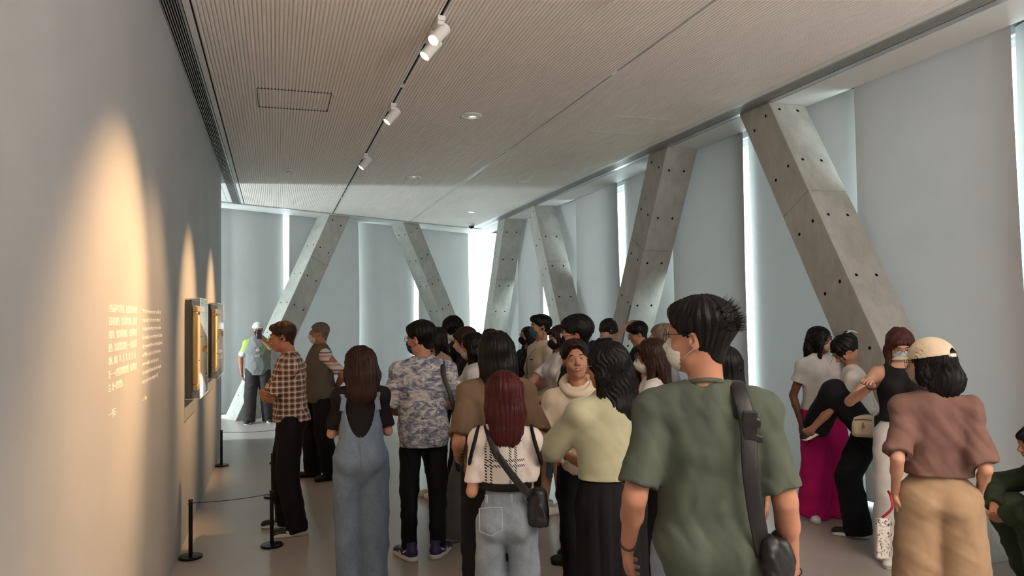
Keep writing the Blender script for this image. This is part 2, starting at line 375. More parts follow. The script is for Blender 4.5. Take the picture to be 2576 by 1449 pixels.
# ------------------------------------------------------------------ leaning concrete pillars
def pillar(c0, c1, e, n, w_, d_, label, zj, zf, fracs=(0.22, 0.72)):
    """c0/c1: near-left plan corner at the base/top; e along-wall unit, n across unit; w_ along, d_ across"""
    c0 = Vector((*c0, 0)); c1 = Vector((*c1, HC)); e = Vector((*e, 0)); n = Vector((*n, 0))
    root = empty('concrete_pillar', c0, 0, label, 'pillar', 'leaning concrete pillars'); root['kind'] = 'thing'
    ax = (c1-c0).normalized(); side = e; upn = n.cross(ax).normalized()   # upn perpendicular to axis, in the wall plane
    if upn.dot(e) < 0: upn = -upn
    cs = [Vector((0, 0, 0)), e*w_, e*w_+n*d_, n*d_]
    def bm_box(lo, hi):
        bm = bmesh.new(); a = [bm.verts.new(c+lo) for c in cs]; b = [bm.verts.new(c+hi) for c in cs]
        bm.faces.new(a[::-1]); bm.faces.new(b)
        for i in range(4): bm.faces.new((a[i], a[(i+1) % 4], b[(i+1) % 4], b[i]))
        return bm
    top = c1-c0
    L = top.length; pj = top*(zj/HC)+e*(w_/2)
    cut = bmesh.new()
    def hole(p, d):
        r = .0155; a = d.orthogonal().normalized(); b = d.cross(a); v0 = []; v1 = []
        for i in range(12):
            t = 2*PI*i/12; q = a*(r*math.cos(t))+b*(r*math.sin(t)); v0.append(cut.verts.new(p+d*.03+q)); v1.append(cut.verts.new(p-d*.05+q))
        cut.faces.new(v0); cut.faces.new(v1[::-1])
        for i in range(12): cut.faces.new((v0[i], v1[i], v1[(i+1) % 12], v0[(i+1) % 12]))
    wp = abs(e.dot(upn))*w_; z = zf+.552
    while z > .1:
        mid = ax*(z/ax.z)+e*(w_/2)                      # centre of a row on the side faces
        z -= .552
        for fr in fracs:
            for sgn in (0, 1):
                p = mid+upn*(wp*(.47-fr))+n*(d_*sgn)
                if .06 < p.z < HC-.06: hole(p, n*(1 if sgn else -1))
            for sgn in (-1, 1):
                p = mid+upn*(wp/2*sgn)+n*(d_*fr)
                if .06 < p.z < HC-.06: hole(p, upn*sgn)
    bmesh.ops.recalc_face_normals(cut, faces=cut.faces)
    cme = bpy.data.meshes.new('cutter'); cut.to_mesh(cme); cut.free(); cme.materials.append(M_hole)
    cob = bpy.data.objects.new('cutter', cme); COL.objects.link(cob)
    for part in (0, 1):
        bm = bm_box(Vector((0, 0, 0)), top)
        nrm = ax if part == 0 else -ax
        bmesh.ops.bisect_plane(bm, geom=bm.verts[:]+bm.edges[:]+bm.faces[:], plane_co=pj+(ax*-.0015 if part == 0 else ax*.0015), plane_no=nrm, clear_outer=True)
        bmesh.ops.holes_fill(bm, edges=[x for x in bm.edges if x.is_boundary])
        bmesh.ops.recalc_face_normals(bm, faces=bm.faces)
        bmesh.ops.bevel(bm, geom=bm.edges[:], offset=.005, segments=1, affect='EDGES')
        me = bpy.data.meshes.new('concrete_segment'); bm.to_mesh(me); bm.free(); me.materials.append(M_conc)
        o = link('concrete_segment', me, root)
        md = o.modifiers.new('b', 'BOOLEAN'); md.object = cob; md.operation = 'DIFFERENCE'; md.solver = 'EXACT'
        try: md.material_mode = 'TRANSFER'
        except Exception: pass
        dg = bpy.context.evaluated_depsgraph_get(); dg.update()
        # both live in different spaces: evaluate with identical world frames
        o.parent = None; dg.update(); nm = bpy.data.meshes.new_from_object(o.evaluated_get(dg)); o.modifiers.clear(); o.data = nm; nm.name = 'concrete_segment'; o.parent = root
    bpy.data.objects.remove(cob)
    return root
S = .552
ex, ny = (0, 1), (1, 0)
pillar((4.55, 5.93-S*HC), (4.55, 5.93), ex, ny, .47, .42, 'largest leaning concrete pillar, nearest one on the right, its foot towards the camera', 2.73, 3.60)
pc = pillar((4.55, 7.85+S*HC), (4.55, 7.85), ex, ny, .47, .42, 'second leaning concrete pillar of the window side, leaning towards the camera, metal strip on it', 2.66, 3.61)
pillar((4.55, 12.70-S*HC), (4.55, 12.70), ex, ny, .44, .42, 'third leaning concrete pillar of the window side, its top tilted away', 2.60, 3.62)
pillar((4.55, 14.53+S*HC), (4.55, 14.53), ex, ny, .47, .42, 'fourth leaning concrete pillar of the window side, next to the bright corner', 2.62, 3.60)
fe = Vector((.866, .5)).normalized(); fn = Vector((-.5, .866))
a0 = Vector((-.66, 13.67)); a1 = Vector((1.02, 14.64)); pillar(tuple(a0), tuple(a1), tuple(fe), tuple(fn), .475, .42, 'end wall concrete pillar leaning to the right, guard with white cap at its foot', 2.85, 3.62)
b1 = Vector((2.60, 15.55)); b0 = b1+fe*2.02; pillar(tuple(b0), tuple(b1), tuple(fe), tuple(fn), .45, .42, 'end wall concrete pillar leaning to the left, beside the pale blind', 2.62, 3.62)
ax_ = Vector((0, -S, 1)); tb = [Vector((-.006, .012, 0))+ax_*z for z in (.02, 1.86)]
MB().tube(tb, .022, 4, flat=.35, flatdir=(1, 0, 0)).obj('corner_guard', plain('grey steel strip', srgb(112, 112, 114), .4, .6), pc)
# ------------------------------------------------------------------ lighting track and spotlights
tr = empty('lighting_track', (1.07, 0, HC), 0, 'long white lighting track with a dark slot, carrying the wall spotlights', 'track')
MB().box(-.025, -.012, -4.5, yfar(1.07)-.03, -.001, .03).obj('rail', M_white, tr)
MB().box(.012, .025, -4.5, yfar(1.07)-.03, -.001, .03).obj('rail', M_white, tr)
MB().box(-.012, .012, -4.5, yfar(1.07)-.03, .018, .03).obj('slot', M_dark, tr)
for y in (3.3, 6.35, 9.3, 12.6): MB().box(-.012, .012, y-.03, y+.03, -.001, .018).obj('connector', M_white, tr)
tr = empty('lighting_track', (2.72, 0, HC), 0, 'empty narrow track slot running along the ceiling without lamps', 'track')
MB().box(-.015, -.009, -4.5, yfar(2.72)-.03, -.001, .03).obj('rail', M_white, tr)
MB().box(.009, .015, -4.5, yfar(2.72)-.03, -.001, .03).obj('rail', M_white, tr)
MB().box(-.009, .009, -4.5, yfar(2.72)-.03, .018, .03).obj('slot', M_dark, tr)
for y in (5.55, 8.55, 11.6): MB().box(-.009, .009, y-.04, y+.04, -.001, .018).obj('connector', M_white, tr)
M_lens = emis('lit lamp lens', (1.0, 0.80, 0.50, 1), 14)
M_inner = plain('lamp reflector', srgb(240, 215, 160), 0.3)
def spotlight(y, target, label, energy, size=46, blend=1.0):
    root = empty('track_spotlight', (1.07, y, HC), 0, label, 'spotlight', 'white spotlights on the ceiling track')
    MB().bbox(-.026, .026, -.095, .095, -.034, -.002, .003).bbox(-.023, .023, -.075, .02, -.058, -.032, .003).obj('adapter', M_white, root)
    m = MB()
    for i in range(9): m.box(.0262, .0272, -.08+i*.018, -.08+i*.018+.004, -.024, -.014)
    m.obj('contact_slots', M_dark, root)
    piv = Vector((0, -.03, -.105)); t = Vector(target)-Vector((1.07, y, HC)); d = (t-piv).normalized()
    MB().cyl((0, -.03, -.057), (0, -.03, -.085), .011).bbox(-.012, .012, -.047, -.013, -.115, -.078, .003).obj('yoke', M_white, root)
    a = piv-d*.075; b = piv+d*.085; R = .042
    x = d.orthogonal().normalized(); z = x.cross(d)
    def ring(prof, name, mat):
        v = []; f = []; n = 28
        for r, s in prof:
            for i in range(n):
                q = 2*PI*i/n; v.append(a+d*s+x*(r*math.cos(q))+z*(r*math.sin(q)))
        for k in range(len(prof)-1):
            for i in range(n): f.append((k*n+i, k*n+(i+1) % n, (k+1)*n+(i+1) % n, (k+1)*n+i))
        f.append(tuple(range(n)))
        if name == 'lens': f.append(tuple((len(prof)-1)*n+i for i in range(n)))
        return MB().add(v, f).obj(name, mat, root, smooth=True)
    ring([(R*.8, -.004), (R, .004), (R, .164), (R-.003, .166), (R-.006, .162), (R-.008, .13), (.02, .10)], 'lamp_housing', M_white)
    ring([(.030, .118), (.030, .122)], 'lens', M_lens)
    l = bpy.data.lights.new('spot', 'SPOT'); l.energy = energy; l.color = (1.0, 0.585, 0.265); l.spot_size = math.radians(size); l.spot_blend = blend; l.shadow_soft_size = .02
    lo = bpy.data.objects.new('spot', l); COL.objects.link(lo); lo.parent = root; lo.location = a+d*.175
    lo.rotation_euler = d.to_track_quat('-Z', 'Y').to_euler(); return root
spotlight(4.85, (-.69, 3.70, 1.55), 'white spotlight nearest the camera, its lit lens facing us', 380)
spotlight(5.12, (-.69, 4.75, 1.45), 'white spotlight just behind the nearest one, hanging close to it', 110)
spotlight(6.95, (-.69, 6.72, 1.55), 'white spotlight third along the track, above the first framed picture', 300, 40)
spotlight(9.15, (-.69, 8.95, 1.55), 'farthest white spotlight on the track, before the lighter ceiling band', 300, 40)
# ------------------------------------------------------------------ downlights, detectors, dome camera
M_dl = plain('downlight glass', srgb(235, 235, 230), 0.15)
def downlight(x, y, label, on=0):
    r = empty('recessed_downlight', (x, y, HC), 0, label, 'downlight', 'round downlights in the ribbed ceiling')
    MB().lathe([(.105, .008), (.105, -.006), (.100, -.010), (.085, -.010), (.082, -.004), (.082, .008)], n=40).obj('trim_ring', M_white, r, smooth=True)
    MB().lathe([(.082, .006), (.081, -.004), (.05, -.007), (.0, -.008)], n=32).obj('diffuser', M_dl, r, smooth=True)
    m = MB()
    for k in range(7): m.cyl((-.084+k*.028, .108, .006), (-.084+k*.028, .108, -.004), .008, n=8)
    m.obj('rib_notches', M_dark, r)
    if on:
        l = bpy.data.lights.new('downlight', 'SPOT'); l.energy = on; l.color = (1, .82, .64); l.spot_size = math.radians(110); l.spot_blend = .8; l.shadow_soft_size = .08
        lo = bpy.data.objects.new('downlight', l); COL.objects.link(lo); lo.parent = r; lo.location = (0, 0, -.03)
downlight(1.89, 7.10, 'round white downlight nearest the camera, between the track and the empty slot')
downlight(1.91, 10.46, 'round white downlight between both tracks, second from the camera')
downlight(3.60, 10.46, 'round white downlight right of the empty slot, faint in the shaded ceiling')
downlight(3.60, 13.76, 'farthest round white downlight, near the end wall corner')
s = empty('smoke_detector', (.19, 10.36, HC), 0, 'small round smoke detector set in the ceiling above the pictures', 'detector')
MB().lathe([(.07, .01), (.07, -.008), (.05, -.02), (.03, -.035), (.0, -.036)], n=28).obj('detector_body', M_white, s, smooth=True)
MB().lathe([(.046, -.0165), (.040, -.030), (.033, -.031)], n=24).obj('sensor_ring', M_dark, s, smooth=True)
s = empty('dome_camera', (4.12, 15.6, HC), 0, 'small dark dome security camera at the far ceiling corner', 'camera')
MB().lathe([(.075, .0), (.075, -.035), (.065, -.04), (0, -.041)], n=28).obj('camera_base', M_white, s, smooth=True)
MB().lathe([(.06, -.04), (.058, -.06), (.045, -.085), (.02, -.1), (0, -.102)], n=28).obj('dome', plain('smoked dome', srgb(15, 15, 16), .1), s, smooth=True)
s = empty('ceiling_fitting', (2.055, 4.17, HC), 0, 'white ceiling fitting at the top edge of the view, only its corner showing', 'fitting')
MB().bbox(-.02, .02, -.34, .0, -.048, -.006, .003).obj('housing', M_white, s); MB().box(-.012, .012, -.30, -.04, -.006, .0).obj('mounting_plate', M_alu, s)
# ------------------------------------------------------------------ wall text
M_vinyl = plain('white vinyl lettering', srgb(250, 246, 232), 0.5, 0, 0, 50, 0.01)
def wall_text(body, y, z, size, spacing, label, xs=1.0, width=None):
    c = bpy.data.curves.new('wall_text', 'FONT'); c.body = body; c.size = size; c.space_line = spacing; c.extrude = .0004; c.align_x = 'LEFT'; c.resolution_u = 2
    o = bpy.data.objects.new('wall_text', c); COL.objects.link(o); o.data.materials.append(M_vinyl)
    o.matrix_world = Matrix(((0, 0, 1, -.6895), (xs, 0, 0, y), (0, 1, 0, z), (0, 0, 0, 1)))
    if width:
        bpy.context.view_layer.update(); k = width/max(o.dimensions.x, .01)/1.0*xs
        o.matrix_world = Matrix(((0, 0, 1, -.6895), (k, 0, 0, y), (0, 1, 0, z), (0, 0, 0, 1)))
    mw = o.matrix_world.copy(); me = bpy.data.meshes.new_from_object(o.evaluated_get(bpy.context.evaluated_depsgraph_get())); bpy.data.objects.remove(o); o = link('wall_text', me); o.matrix_world = mw; me.materials.clear(); me.materials.append(M_vinyl)
    if label: o['label'] = label; o['category'] = 'text'; o['group'] = 'white vinyl wall texts'
    return o
zh = '\n'.join(['白色是最平凡的顏色，也是最偉大的顏色；', '是最初的顏色，也是最終的顏色；是婚禮', '的顏色，也是喪禮的顏色。白是最單純的', '顏色，也是最豐富的顏色──它可以是那', '樣純，純潔、寧、光、雪、雲、空、無，', '是──一切色彩回歸的原點，也是萬物的', '白，是一切的開始。', '', '──李元'])
en = '\n'.join(['“White is the commonest color as well as the', 'greatest color; it is the color of wedding and', 'is the color of everything; it is the most infinite', 'color as well as the most ordinary color. It is also', 'color we wear and the color of the eternal mood', 'and. White is modest; it is also the color one', 'returns, wordless, simple, almost, pure;', 'is the opening and the end, the color of a quiet', 'purity, origin of every thought and life.”', '', '— Li Yuan'])
wall_text(zh, 3.59, 1.795, .041, 1.42, 'white Chinese wall text in seven lines, nearest the camera', 1, .70)
wall_text(en, 4.44, 1.795, .034, 1.42, 'white English wall text in nine lines, right of the Chinese one', 1, .74)
# ------------------------------------------------------------------ framed pictures in clear boxes
def mat_gold():
    n = NT('gilt wood'); v = n.obj((1, 1, .15)); f = n.noise(v, 30, 4)
    n.bsdf(n.ramp(f, [(.3, srgb(190, 150, 84)), (.7, srgb(226, 190, 120))]), .38, f, .2, .002, Metallic=.35); return n.m
def mat_paint(seed, a, b, c3):
    n = NT('painted canvas %d' % seed); v = n.obj((1, 1.2, .8)); f = n.noise(v, 2.6+seed, 5, .6, 1.5); g = n.noise(v, 30, 3)
    n.bsdf(n.mix(.2, n.ramp(f, [(.3, a), (.5, b), (.72, c3)]), n.ramp(g, [(.3, a), (.7, c3)])), .5, g, .3, .002); return n.m
M_gold = mat_gold(); M_acr = mat_glass('clear acrylic', (.97, .98, .97, 1)); M_edge = plain('acrylic edge', srgb(235, 232, 215), .2)
def picture(y0, y1, z0, z1, label, mats, extra):
    r = empty('framed_picture', (-.69, (y0+y1)/2, (z0+z1)/2), 0, label, 'picture', 'framed pictures in clear display boxes')
    w_ = (y1-y0)/2; h = (z1-z0)/2
    MB().bbox(.001, .050, -w_+.0, w_-.0, -h, h, .002).obj('black_backing', plain('black lacquer', srgb(12, 9, 9), .45), r)
    for nm, b in (('frame_rail', (-w_+.03, w_-.03, h-.10, h-.05)), ('frame_rail', (-w_+.03, w_-.03, -h+.05, -h+.10))):
        MB().bbox(.051, .092, b[0], b[1], b[2], b[3], .006).obj(nm, M_gold, r)
    for s in (-1, 1):
        y = s*(w_-.055); MB().bbox(.051, .092, y-.025, y+.025, -h+.101, h-.101, .006).obj('frame_stile', M_gold, r)
        y = s*(w_-.085); MB().bbox(.051, .080, y-.004, y+.004, -h+.101, h-.101, .002).obj('inner_slip', M_white, r)
    MB().bbox(.0505, .064, -w_+.091, w_-.091, -h+.101, h-.101, .002).obj('canvas', mats, r)
    m = MB(); t = .004; D = .115
    m.box(D-t, D, -w_-.01, w_+.01, -h-.01, h+.01).obj('front_pane', M_acr, r)
    MB().box(.0, D-t, -w_-.01, -w_-.006, -h-.01, h+.01).obj('side_pane', M_acr, r)
    MB().box(.0, D-t, w_+.006, w_+.01, -h-.01, h+.01).obj('side_pane', M_acr, r)
    MB().box(.0, D-t, -w_-.006, w_+.006, h+.006, h+.01).obj('top_pane', M_acr, r)
    MB().box(.0, D-t, -w_-.006, w_+.006, -h-.01, -h-.006).obj('bottom_pane', M_acr, r)
    e = MB()
    for a, b in (((D, -w_-.01, -h-.01), (D, -w_-.01, h+.01)), ((D, w_+.01, -h-.01), (D, w_+.01, h+.01)), ((D, -w_-.01, h+.01), (D, w_+.01, h+.01)), ((D, -w_-.01, -h-.01), (D, w_+.01, -h-.01)), ((0, -w_-.01, h+.01), (D, -w_-.01, h+.01)), ((0, -w_-.01, -h-.01), (D, -w_-.01, -h-.01))):
        e.cyl(a, b, .0022, n=6)
    e.obj('box_edges', M_edge, r)
    for (yy, zz) in extra: MB().box(.0645, .067, yy-.03, yy+.03, zz-.004, zz+.004).obj('title_mark', M_dark, r)
    return r
picture(6.44, 7.12, 1.13, 1.92, 'nearer framed picture in a clear box, pale picture with one dark mark', mat_paint(1, srgb(214, 180, 140), srgb(232, 210, 178), srgb(245, 236, 218)), [(.12, -.12)])
picture(8.30, 9.28, 1.15, 1.92, 'farther framed picture in a clear box, four short dark marks on yellow', mat_paint(2, srgb(226, 196, 120), srgb(240, 220, 160), srgb(248, 240, 206)), [(-.12, -.02), (.12, -.02), (-.12, -.16), (.12, -.16)])
# ------------------------------------------------------------------ barrier posts and cords
def post(x, y, label):
    r = empty('barrier_post', (x, y, 0), 0, label, 'barrier post', 'low black barrier posts on the floor')
    MB().lathe([(.082, 0), (.084, .003), (.084, .013), (.080, .017), (.03, .018), (.018, .021)], n=36).obj('base_plate', M_black, r, smooth=True)
    MB().cyl((0, 0, .018), (0, 0, .405), .0145, n=20).obj('pole', M_black, r, smooth=True)
    MB().lathe([(.0165, .388), (.0165, .402), (.013, .404), (.013, .410), (.0165, .412), (.0165, .424), (.014, .427)], n=20).obj('cap', plain('black plastic', srgb(18, 18, 19), .5), r, smooth=True)
    return r
M_cord = plain('dark elastic cord', srgb(40, 36, 34), .7)
def cord(a, b, root, sag=.012):
    pts = [Vector(a).lerp(Vector(b), i/14)-Vector((0, 0, sag*math.sin(PI*i/14)))-root.location for i in range(15)]
    MB().tube(pts, .0028, n=6).obj('cord', M_cord, root, smooth=True)
q1 = post(-.60, 5.97, 'low black barrier post nearest the camera, standing against the left wall')
q2 = post(-.03, 6.05, 'low black barrier post in front of the shoes of the man in the checked shirt')
q3 = post(-.03, 7.70, 'low black barrier post second in the row, right behind the front one')
q4 = post(.01, 9.48, 'low black barrier post farthest back in the row, behind the checked man')
q5 = post(-.62, 9.56, 'low black barrier post at the far end of the left wall')
cord((-.585, 5.972, .40), (-.047, 6.048, .40), q1)
cord((-.605, 9.56, .40), (-.009, 9.482, .40), q5)
cord((-.03, 6.065, .40), (-.03, 7.683, .40), q2)
cord((-.029, 7.715, .40), (.009, 9.463, .40), q3)
# ================================================================== people: smooth implicit surfaces polygonised in numpy
f4 = np.float32
def V(*a): return np.array(a, float)
def unit(v): return v/max(np.linalg.norm(v), 1e-9)
class Field:
    """signed-distance field put together from capsules, ellipsoids and cuts"""
    def __init__(s): s.ops = []; s.lo = V(9, 9, 9); s.hi = V(-9, -9, -9); s.post = []
    def _grow(s, lo, hi): s.lo = np.minimum(s.lo, lo); s.hi = np.maximum(s.hi, hi)
    def cap(s, a, b, ra, rb=None, k=.02, flat=1.0, n=None, mode='u', trim=None, hollow=None):
        a = np.array(a, float); b = np.array(b, float); rb = ra if rb is None else rb; ab = b-a; L2 = max(ab@ab, 1e-9)
        nn = None if n is None else unit(np.array(n, float)); q = 1/flat**2-1; fac = .4+.6*flat
        def fn(X, Y, Z):
            px = X-a[0]; py = Y-a[1]; pz = Z-a[2]
            t = np.clip((px*ab[0]+py*ab[1]+pz*ab[2])/L2, 0, 1)
            qx = px-t*ab[0]; qy = py-t*ab[1]; qz = pz-t*ab[2]
            d2 = qx*qx+qy*qy+qz*qz
            if nn is not None: c = qx*nn[0]+qy*nn[1]+qz*nn[2]; d2 = d2+q*c*c; return (np.sqrt(d2)-(ra+t*(rb-ra)))*fac
            o = np.sqrt(d2)-(ra+t*(rb-ra))
            if trim is not None:
                pl = (X-trim[0][0])*trim[1][0]+(Y-trim[0][1])*trim[1][1]+(Z-trim[0][2])*trim[1][2]
                if hollow: o = np.maximum(o, -np.maximum(o+hollow[0], -(pl+hollow[1])))
                o = np.maximum(o, pl)
            return o
        R = max(ra, rb); lo = np.minimum(a, b)-R; hi = np.maximum(a, b)+R
        s.ops.append((mode, fn, lo, hi, k))
        if mode == 'u': s._grow(lo, hi)
        return s
    def ell(s, c, r, k=.02, R=None, mode='u'):
        c = np.array(c, float); r = np.array(r, float); Rm = np.eye(3) if R is None else R
        def fn(X, Y, Z):
            px = X-c[0]; py = Y-c[1]; pz = Z-c[2]
            u = [px*Rm[0, i]+py*Rm[1, i]+pz*Rm[2, i] for i in range(3)]
            k0 = np.sqrt((u[0]/r[0])**2+(u[1]/r[1])**2+(u[2]/r[2])**2)+1e-6
            k1 = np.sqrt((u[0]/r[0]**2)**2+(u[1]/r[1]**2)**2+(u[2]/r[2]**2)**2)+1e-6
            return k0*(k0-1)/k1
        ext = np.sqrt(((Rm*r)**2).sum(1)); lo = c-ext; hi = c+ext
        s.ops.append((mode, fn, lo, hi, k))
        if mode == 'u': s._grow(lo, hi)
        return s
    def box(s, c, hs, rnd=.01, k=.005, R=None, mode='u'):
        c = np.array(c, float); hs = np.array(hs, float); Rm = np.eye(3) if R is None else R
        def fn(X, Y, Z):
            px = X-c[0]; py = Y-c[1]; pz = Z-c[2]
            u = [np.abs(px*Rm[0, i]+py*Rm[1, i]+pz*Rm[2, i])-hs[i]+rnd for i in range(3)]
            return np.sqrt(sum(np.maximum(x, 0)**2 for x in u))+np.minimum(np.maximum(np.maximum(u[0], u[1]), u[2]), 0)-rnd
        ext = (np.abs(Rm)*hs).sum(1); lo = c-ext; hi = c+ext
        s.ops.append((mode, fn, lo, hi, k))
        if mode == 'u': s._grow(lo, hi)
        return s
    def cut(s, c, n, k=.004, lo=None, hi=None):
        """remove everything on the side n points to (within lo..hi)"""
        c = np.array(c, float); n = unit(np.array(n, float))
        s.ops.append(('i', lambda X, Y, Z: -((X-c[0])*n[0]+(Y-c[1])*n[1]+(Z-c[2])*n[2]), lo, hi, k)); return s
    def disp(s, fn, lo=None, hi=None): s.ops.append(('d', fn, lo, hi, 0)); return s
    def mesh(s, h, lo=None, hi=None, project=True):
        lo = s.lo-2.5*h-.012 if lo is None else np.array(lo, float); hi = s.hi+2.5*h+.012 if hi is None else np.array(hi, float)
        n = np.ceil((hi-lo)/h).astype(int)+1
        ax = [(lo[i]+h*np.arange(n[i])).astype(f4) for i in range(3)]
        d = np.full(n, .2, f4)
        for mode, fn, blo, bhi, k in s.ops:
            m = k+3*h
            if blo is None: sl = [slice(0, n[i]) for i in range(3)]
            else:
                sl = []
                for i in range(3):
                    a = max(0, int((blo[i]-m-lo[i])/h)); b = min(n[i], int((bhi[i]+m-lo[i])/h)+2)
                    sl.append(slice(a, b))
                if any(q.start >= q.stop for q in sl): continue
            sl = tuple(sl); X = ax[0][sl[0]][:, None, None]; Y = ax[1][sl[1]][None, :, None]; Z = ax[2][sl[2]][None, None, :]
            v = fn(X, Y, Z).astype(f4); c = d[sl]
            if mode == 'u':
                if k > 0: q = np.maximum(k-np.abs(c-v), 0)/k; d[sl] = np.minimum(c, v)-q*q*k*.25
                else: d[sl] = np.minimum(c, v)
            elif mode in 'si':
                v = -v
                if k > 0: q = np.maximum(k-np.abs(c-v), 0)/k; d[sl] = np.maximum(c, v)+q*q*k*.25
                else: d[sl] = np.maximum(c, v)
            elif mode == 'd': d[sl] = c+v
        return nets(d, lo, h)
_E = [(0, 1), (2, 3), (4, 5), (6, 7), (0, 2), (1, 3), (4, 6), (5, 7), (0, 4), (1, 5), (2, 6), (3, 7)]
_C = np.array([[(i >> 2) & 1, (i >> 1) & 1, i & 1] for i in range(8)])
def nets(d, lo, h):
    ins = d < 0; n = d.shape; u = ins.view(np.uint8)
    c = np.zeros((n[0]-1, n[1]-1, n[2]-1), np.uint8)
    for o in _C: c += u[o[0]:n[0]-1+o[0], o[1]:n[1]-1+o[1], o[2]:n[2]-1+o[2]]
    act = np.argwhere((c > 0) & (c < 8))
    if len(act) == 0: return np.zeros((0, 3)), np.zeros((0, 4), int)
    vid = np.full(c.shape, -1, np.int32); vid[act[:, 0], act[:, 1], act[:, 2]] = np.arange(len(act))
    D = np.stack([d[act[:, 0]+o[0], act[:, 1]+o[1], act[:, 2]+o[2]] for o in _C], 1).astype(float)
    acc = np.zeros((len(act), 3)); cnt = np.zeros(len(act))
    for a, b in _E:
        da = D[:, a]; db = D[:, b]; m = (da < 0) != (db < 0)
        t = np.where(m, da/np.where(m, da-db, 1), 0)
        acc += np.where(m[:, None], _C[a]+t[:, None]*(_C[b]-_C[a]), 0); cnt += m
    p = acc/cnt[:, None]
    # one Newton step towards the true surface, trilinear gradient
    fx, fy, fz = p[:, 0], p[:, 1], p[:, 2]
    D8 = D.reshape(-1, 2, 2, 2)
    cx = D8[:, 0]*(1-fx)[:, None, None]+D8[:, 1]*fx[:, None, None]
    cxy = cx[:, 0]*(1-fy)[:, None]+cx[:, 1]*fy[:, None]; val = cxy[:, 0]*(1-fz)+cxy[:, 1]*fz
    gz = cxy[:, 1]-cxy[:, 0]; e = cx[:, 1]-cx[:, 0]; gy = e[:, 0]*(1-fz)+e[:, 1]*fz
    g = D8[:, 1]-D8[:, 0]; g = g[:, 0]*(1-fy)[:, None]+g[:, 1]*fy[:, None]; gx = g[:, 0]*(1-fz)+g[:, 1]*fz
    G = np.stack([gx, gy, gz], 1); st = G*(val/((G*G).sum(1)+1e-9))[:, None]
    ln = np.linalg.norm(st, axis=1); st *= np.minimum(1, .5/np.maximum(ln, 1e-9))[:, None]; p = p-st
    P = lo+h*(act+p)
    F = []
    for axn in range(3):
        s0 = [slice(None)]*3; s1 = [slice(None)]*3; s0[axn] = slice(0, -1); s1[axn] = slice(1, None)
        a = ins[tuple(s0)]; b = ins[tuple(s1)]
        o1, o2 = [(1, 2), (2, 0), (0, 1)][axn]
        e = np.argwhere(a != b); e = e[(e[:, o1] > 0) & (e[:, o2] > 0) & (e[:, o1] < n[o1]-1) & (e[:, o2] < n[o2]-1)]
        if not len(e): continue
        fl = a[e[:, 0], e[:, 1], e[:, 2]]; q = []
        for du, dv in ((-1, -1), (0, -1), (0, 0), (-1, 0)):
            x = e.copy(); x[:, o1] += du; x[:, o2] += dv; q.append(vid[x[:, 0], x[:, 1], x[:, 2]])
        q = np.stack(q, 1); q[~fl] = q[~fl][:, ::-1]; F.append(q)
    F = np.concatenate(F); F = F[(F >= 0).all(1)]
    return P, F
def to_obj(name, PF, mat, parent=None, **props):
    P, F = PF; me = bpy.data.meshes.new(name)
    me.vertices.add(len(P)); me.vertices.foreach_set('co', P.astype(f4).ravel())
    me.loops.add(len(F)*4); me.loops.foreach_set('vertex_index', F.astype(np.int32).ravel())
    me.polygons.add(len(F)); me.polygons.foreach_set('loop_start', np.arange(0, len(F)*4, 4, dtype=np.int32))
    try: me.polygons.foreach_set('loop_total', np.full(len(F), 4, np.int32))
    except Exception: pass
    me.update(calc_edges=True); me.validate(); me.shade_smooth()
    for m in (mat if isinstance(mat, (list, tuple)) else [mat]): me.materials.append(m)
    return link(name, me, parent, **props)
def merge(parts):
    P = []; F = []; o = 0
    for p, f in parts:
        P.append(p); F.append(f+o); o += len(p)
    return np.concatenate(P), np.concatenate(F)
def rotz(a): c, s = math.cos(a), math.sin(a); return np.array([[c, -s, 0], [s, c, 0], [0, 0, 1.0]])
def rotx(a): c, s = math.cos(a), math.sin(a); return np.array([[1.0, 0, 0], [0, c, -s], [0, s, c]])
def roty(a): c, s = math.cos(a), math.sin(a); return np.array([[c, 0, s], [0, 1.0, 0], [-s, 0, c]])
def D2R(x): return x*PI/180
def ik(a, b, la, lb, pole):
    d = b-a; L = np.linalg.norm(d)
    if L > (la+lb)*.999: b = a+d/L*(la+lb)*.999; d = b-a; L = np.linalg.norm(d)
    u = d/L; x = (la*la-lb*lb+L*L)/(2*L); y = math.sqrt(max(la*la-x*x, 0)); p = pole-u*(pole@u); return a+u*x+unit(p)*y, b
def wob(seed, amp, dirs):
    """cloth folds: warped sines. dirs = [(kx,ky,kz, weight, warp)]"""
    rs = np.random.default_rng(seed); ph = rs.uniform(0, 6.28, (len(dirs), 3))
    def fn(X, Y, Z):
        o = 0
        for (kx, ky, kz, wt, wp), p in zip(dirs, ph):
            s = np.sin(kx*X+ky*Y+kz*Z+p[0]+wp*np.sin(.33*(kz*X+kx*Z)+7*Z+p[1])+wp*.6*np.sin(9*X-8*Y+p[2]))
            o = o+wt*(s*.6+.4*(1-2*np.abs(s)))
        return amp*(o-.8)
    return fn
FOLD_BACK = [(42, 10, 3, 1, 1.1), (14, 5, 24, .7, 1.2), (70, 30, 12, .35, 1.5)]
FOLD_SOFT = [(26, 8, 6, .8, 1.0), (9, 14, 26, .8, 1.2), (55, 20, 20, .25, 1.4)]
FOLD_LEG = [(16, 20, 30, .8, 1.2), (38, 30, 5, .7, 1.2), (20, 10, 62, .4, 1.5)]

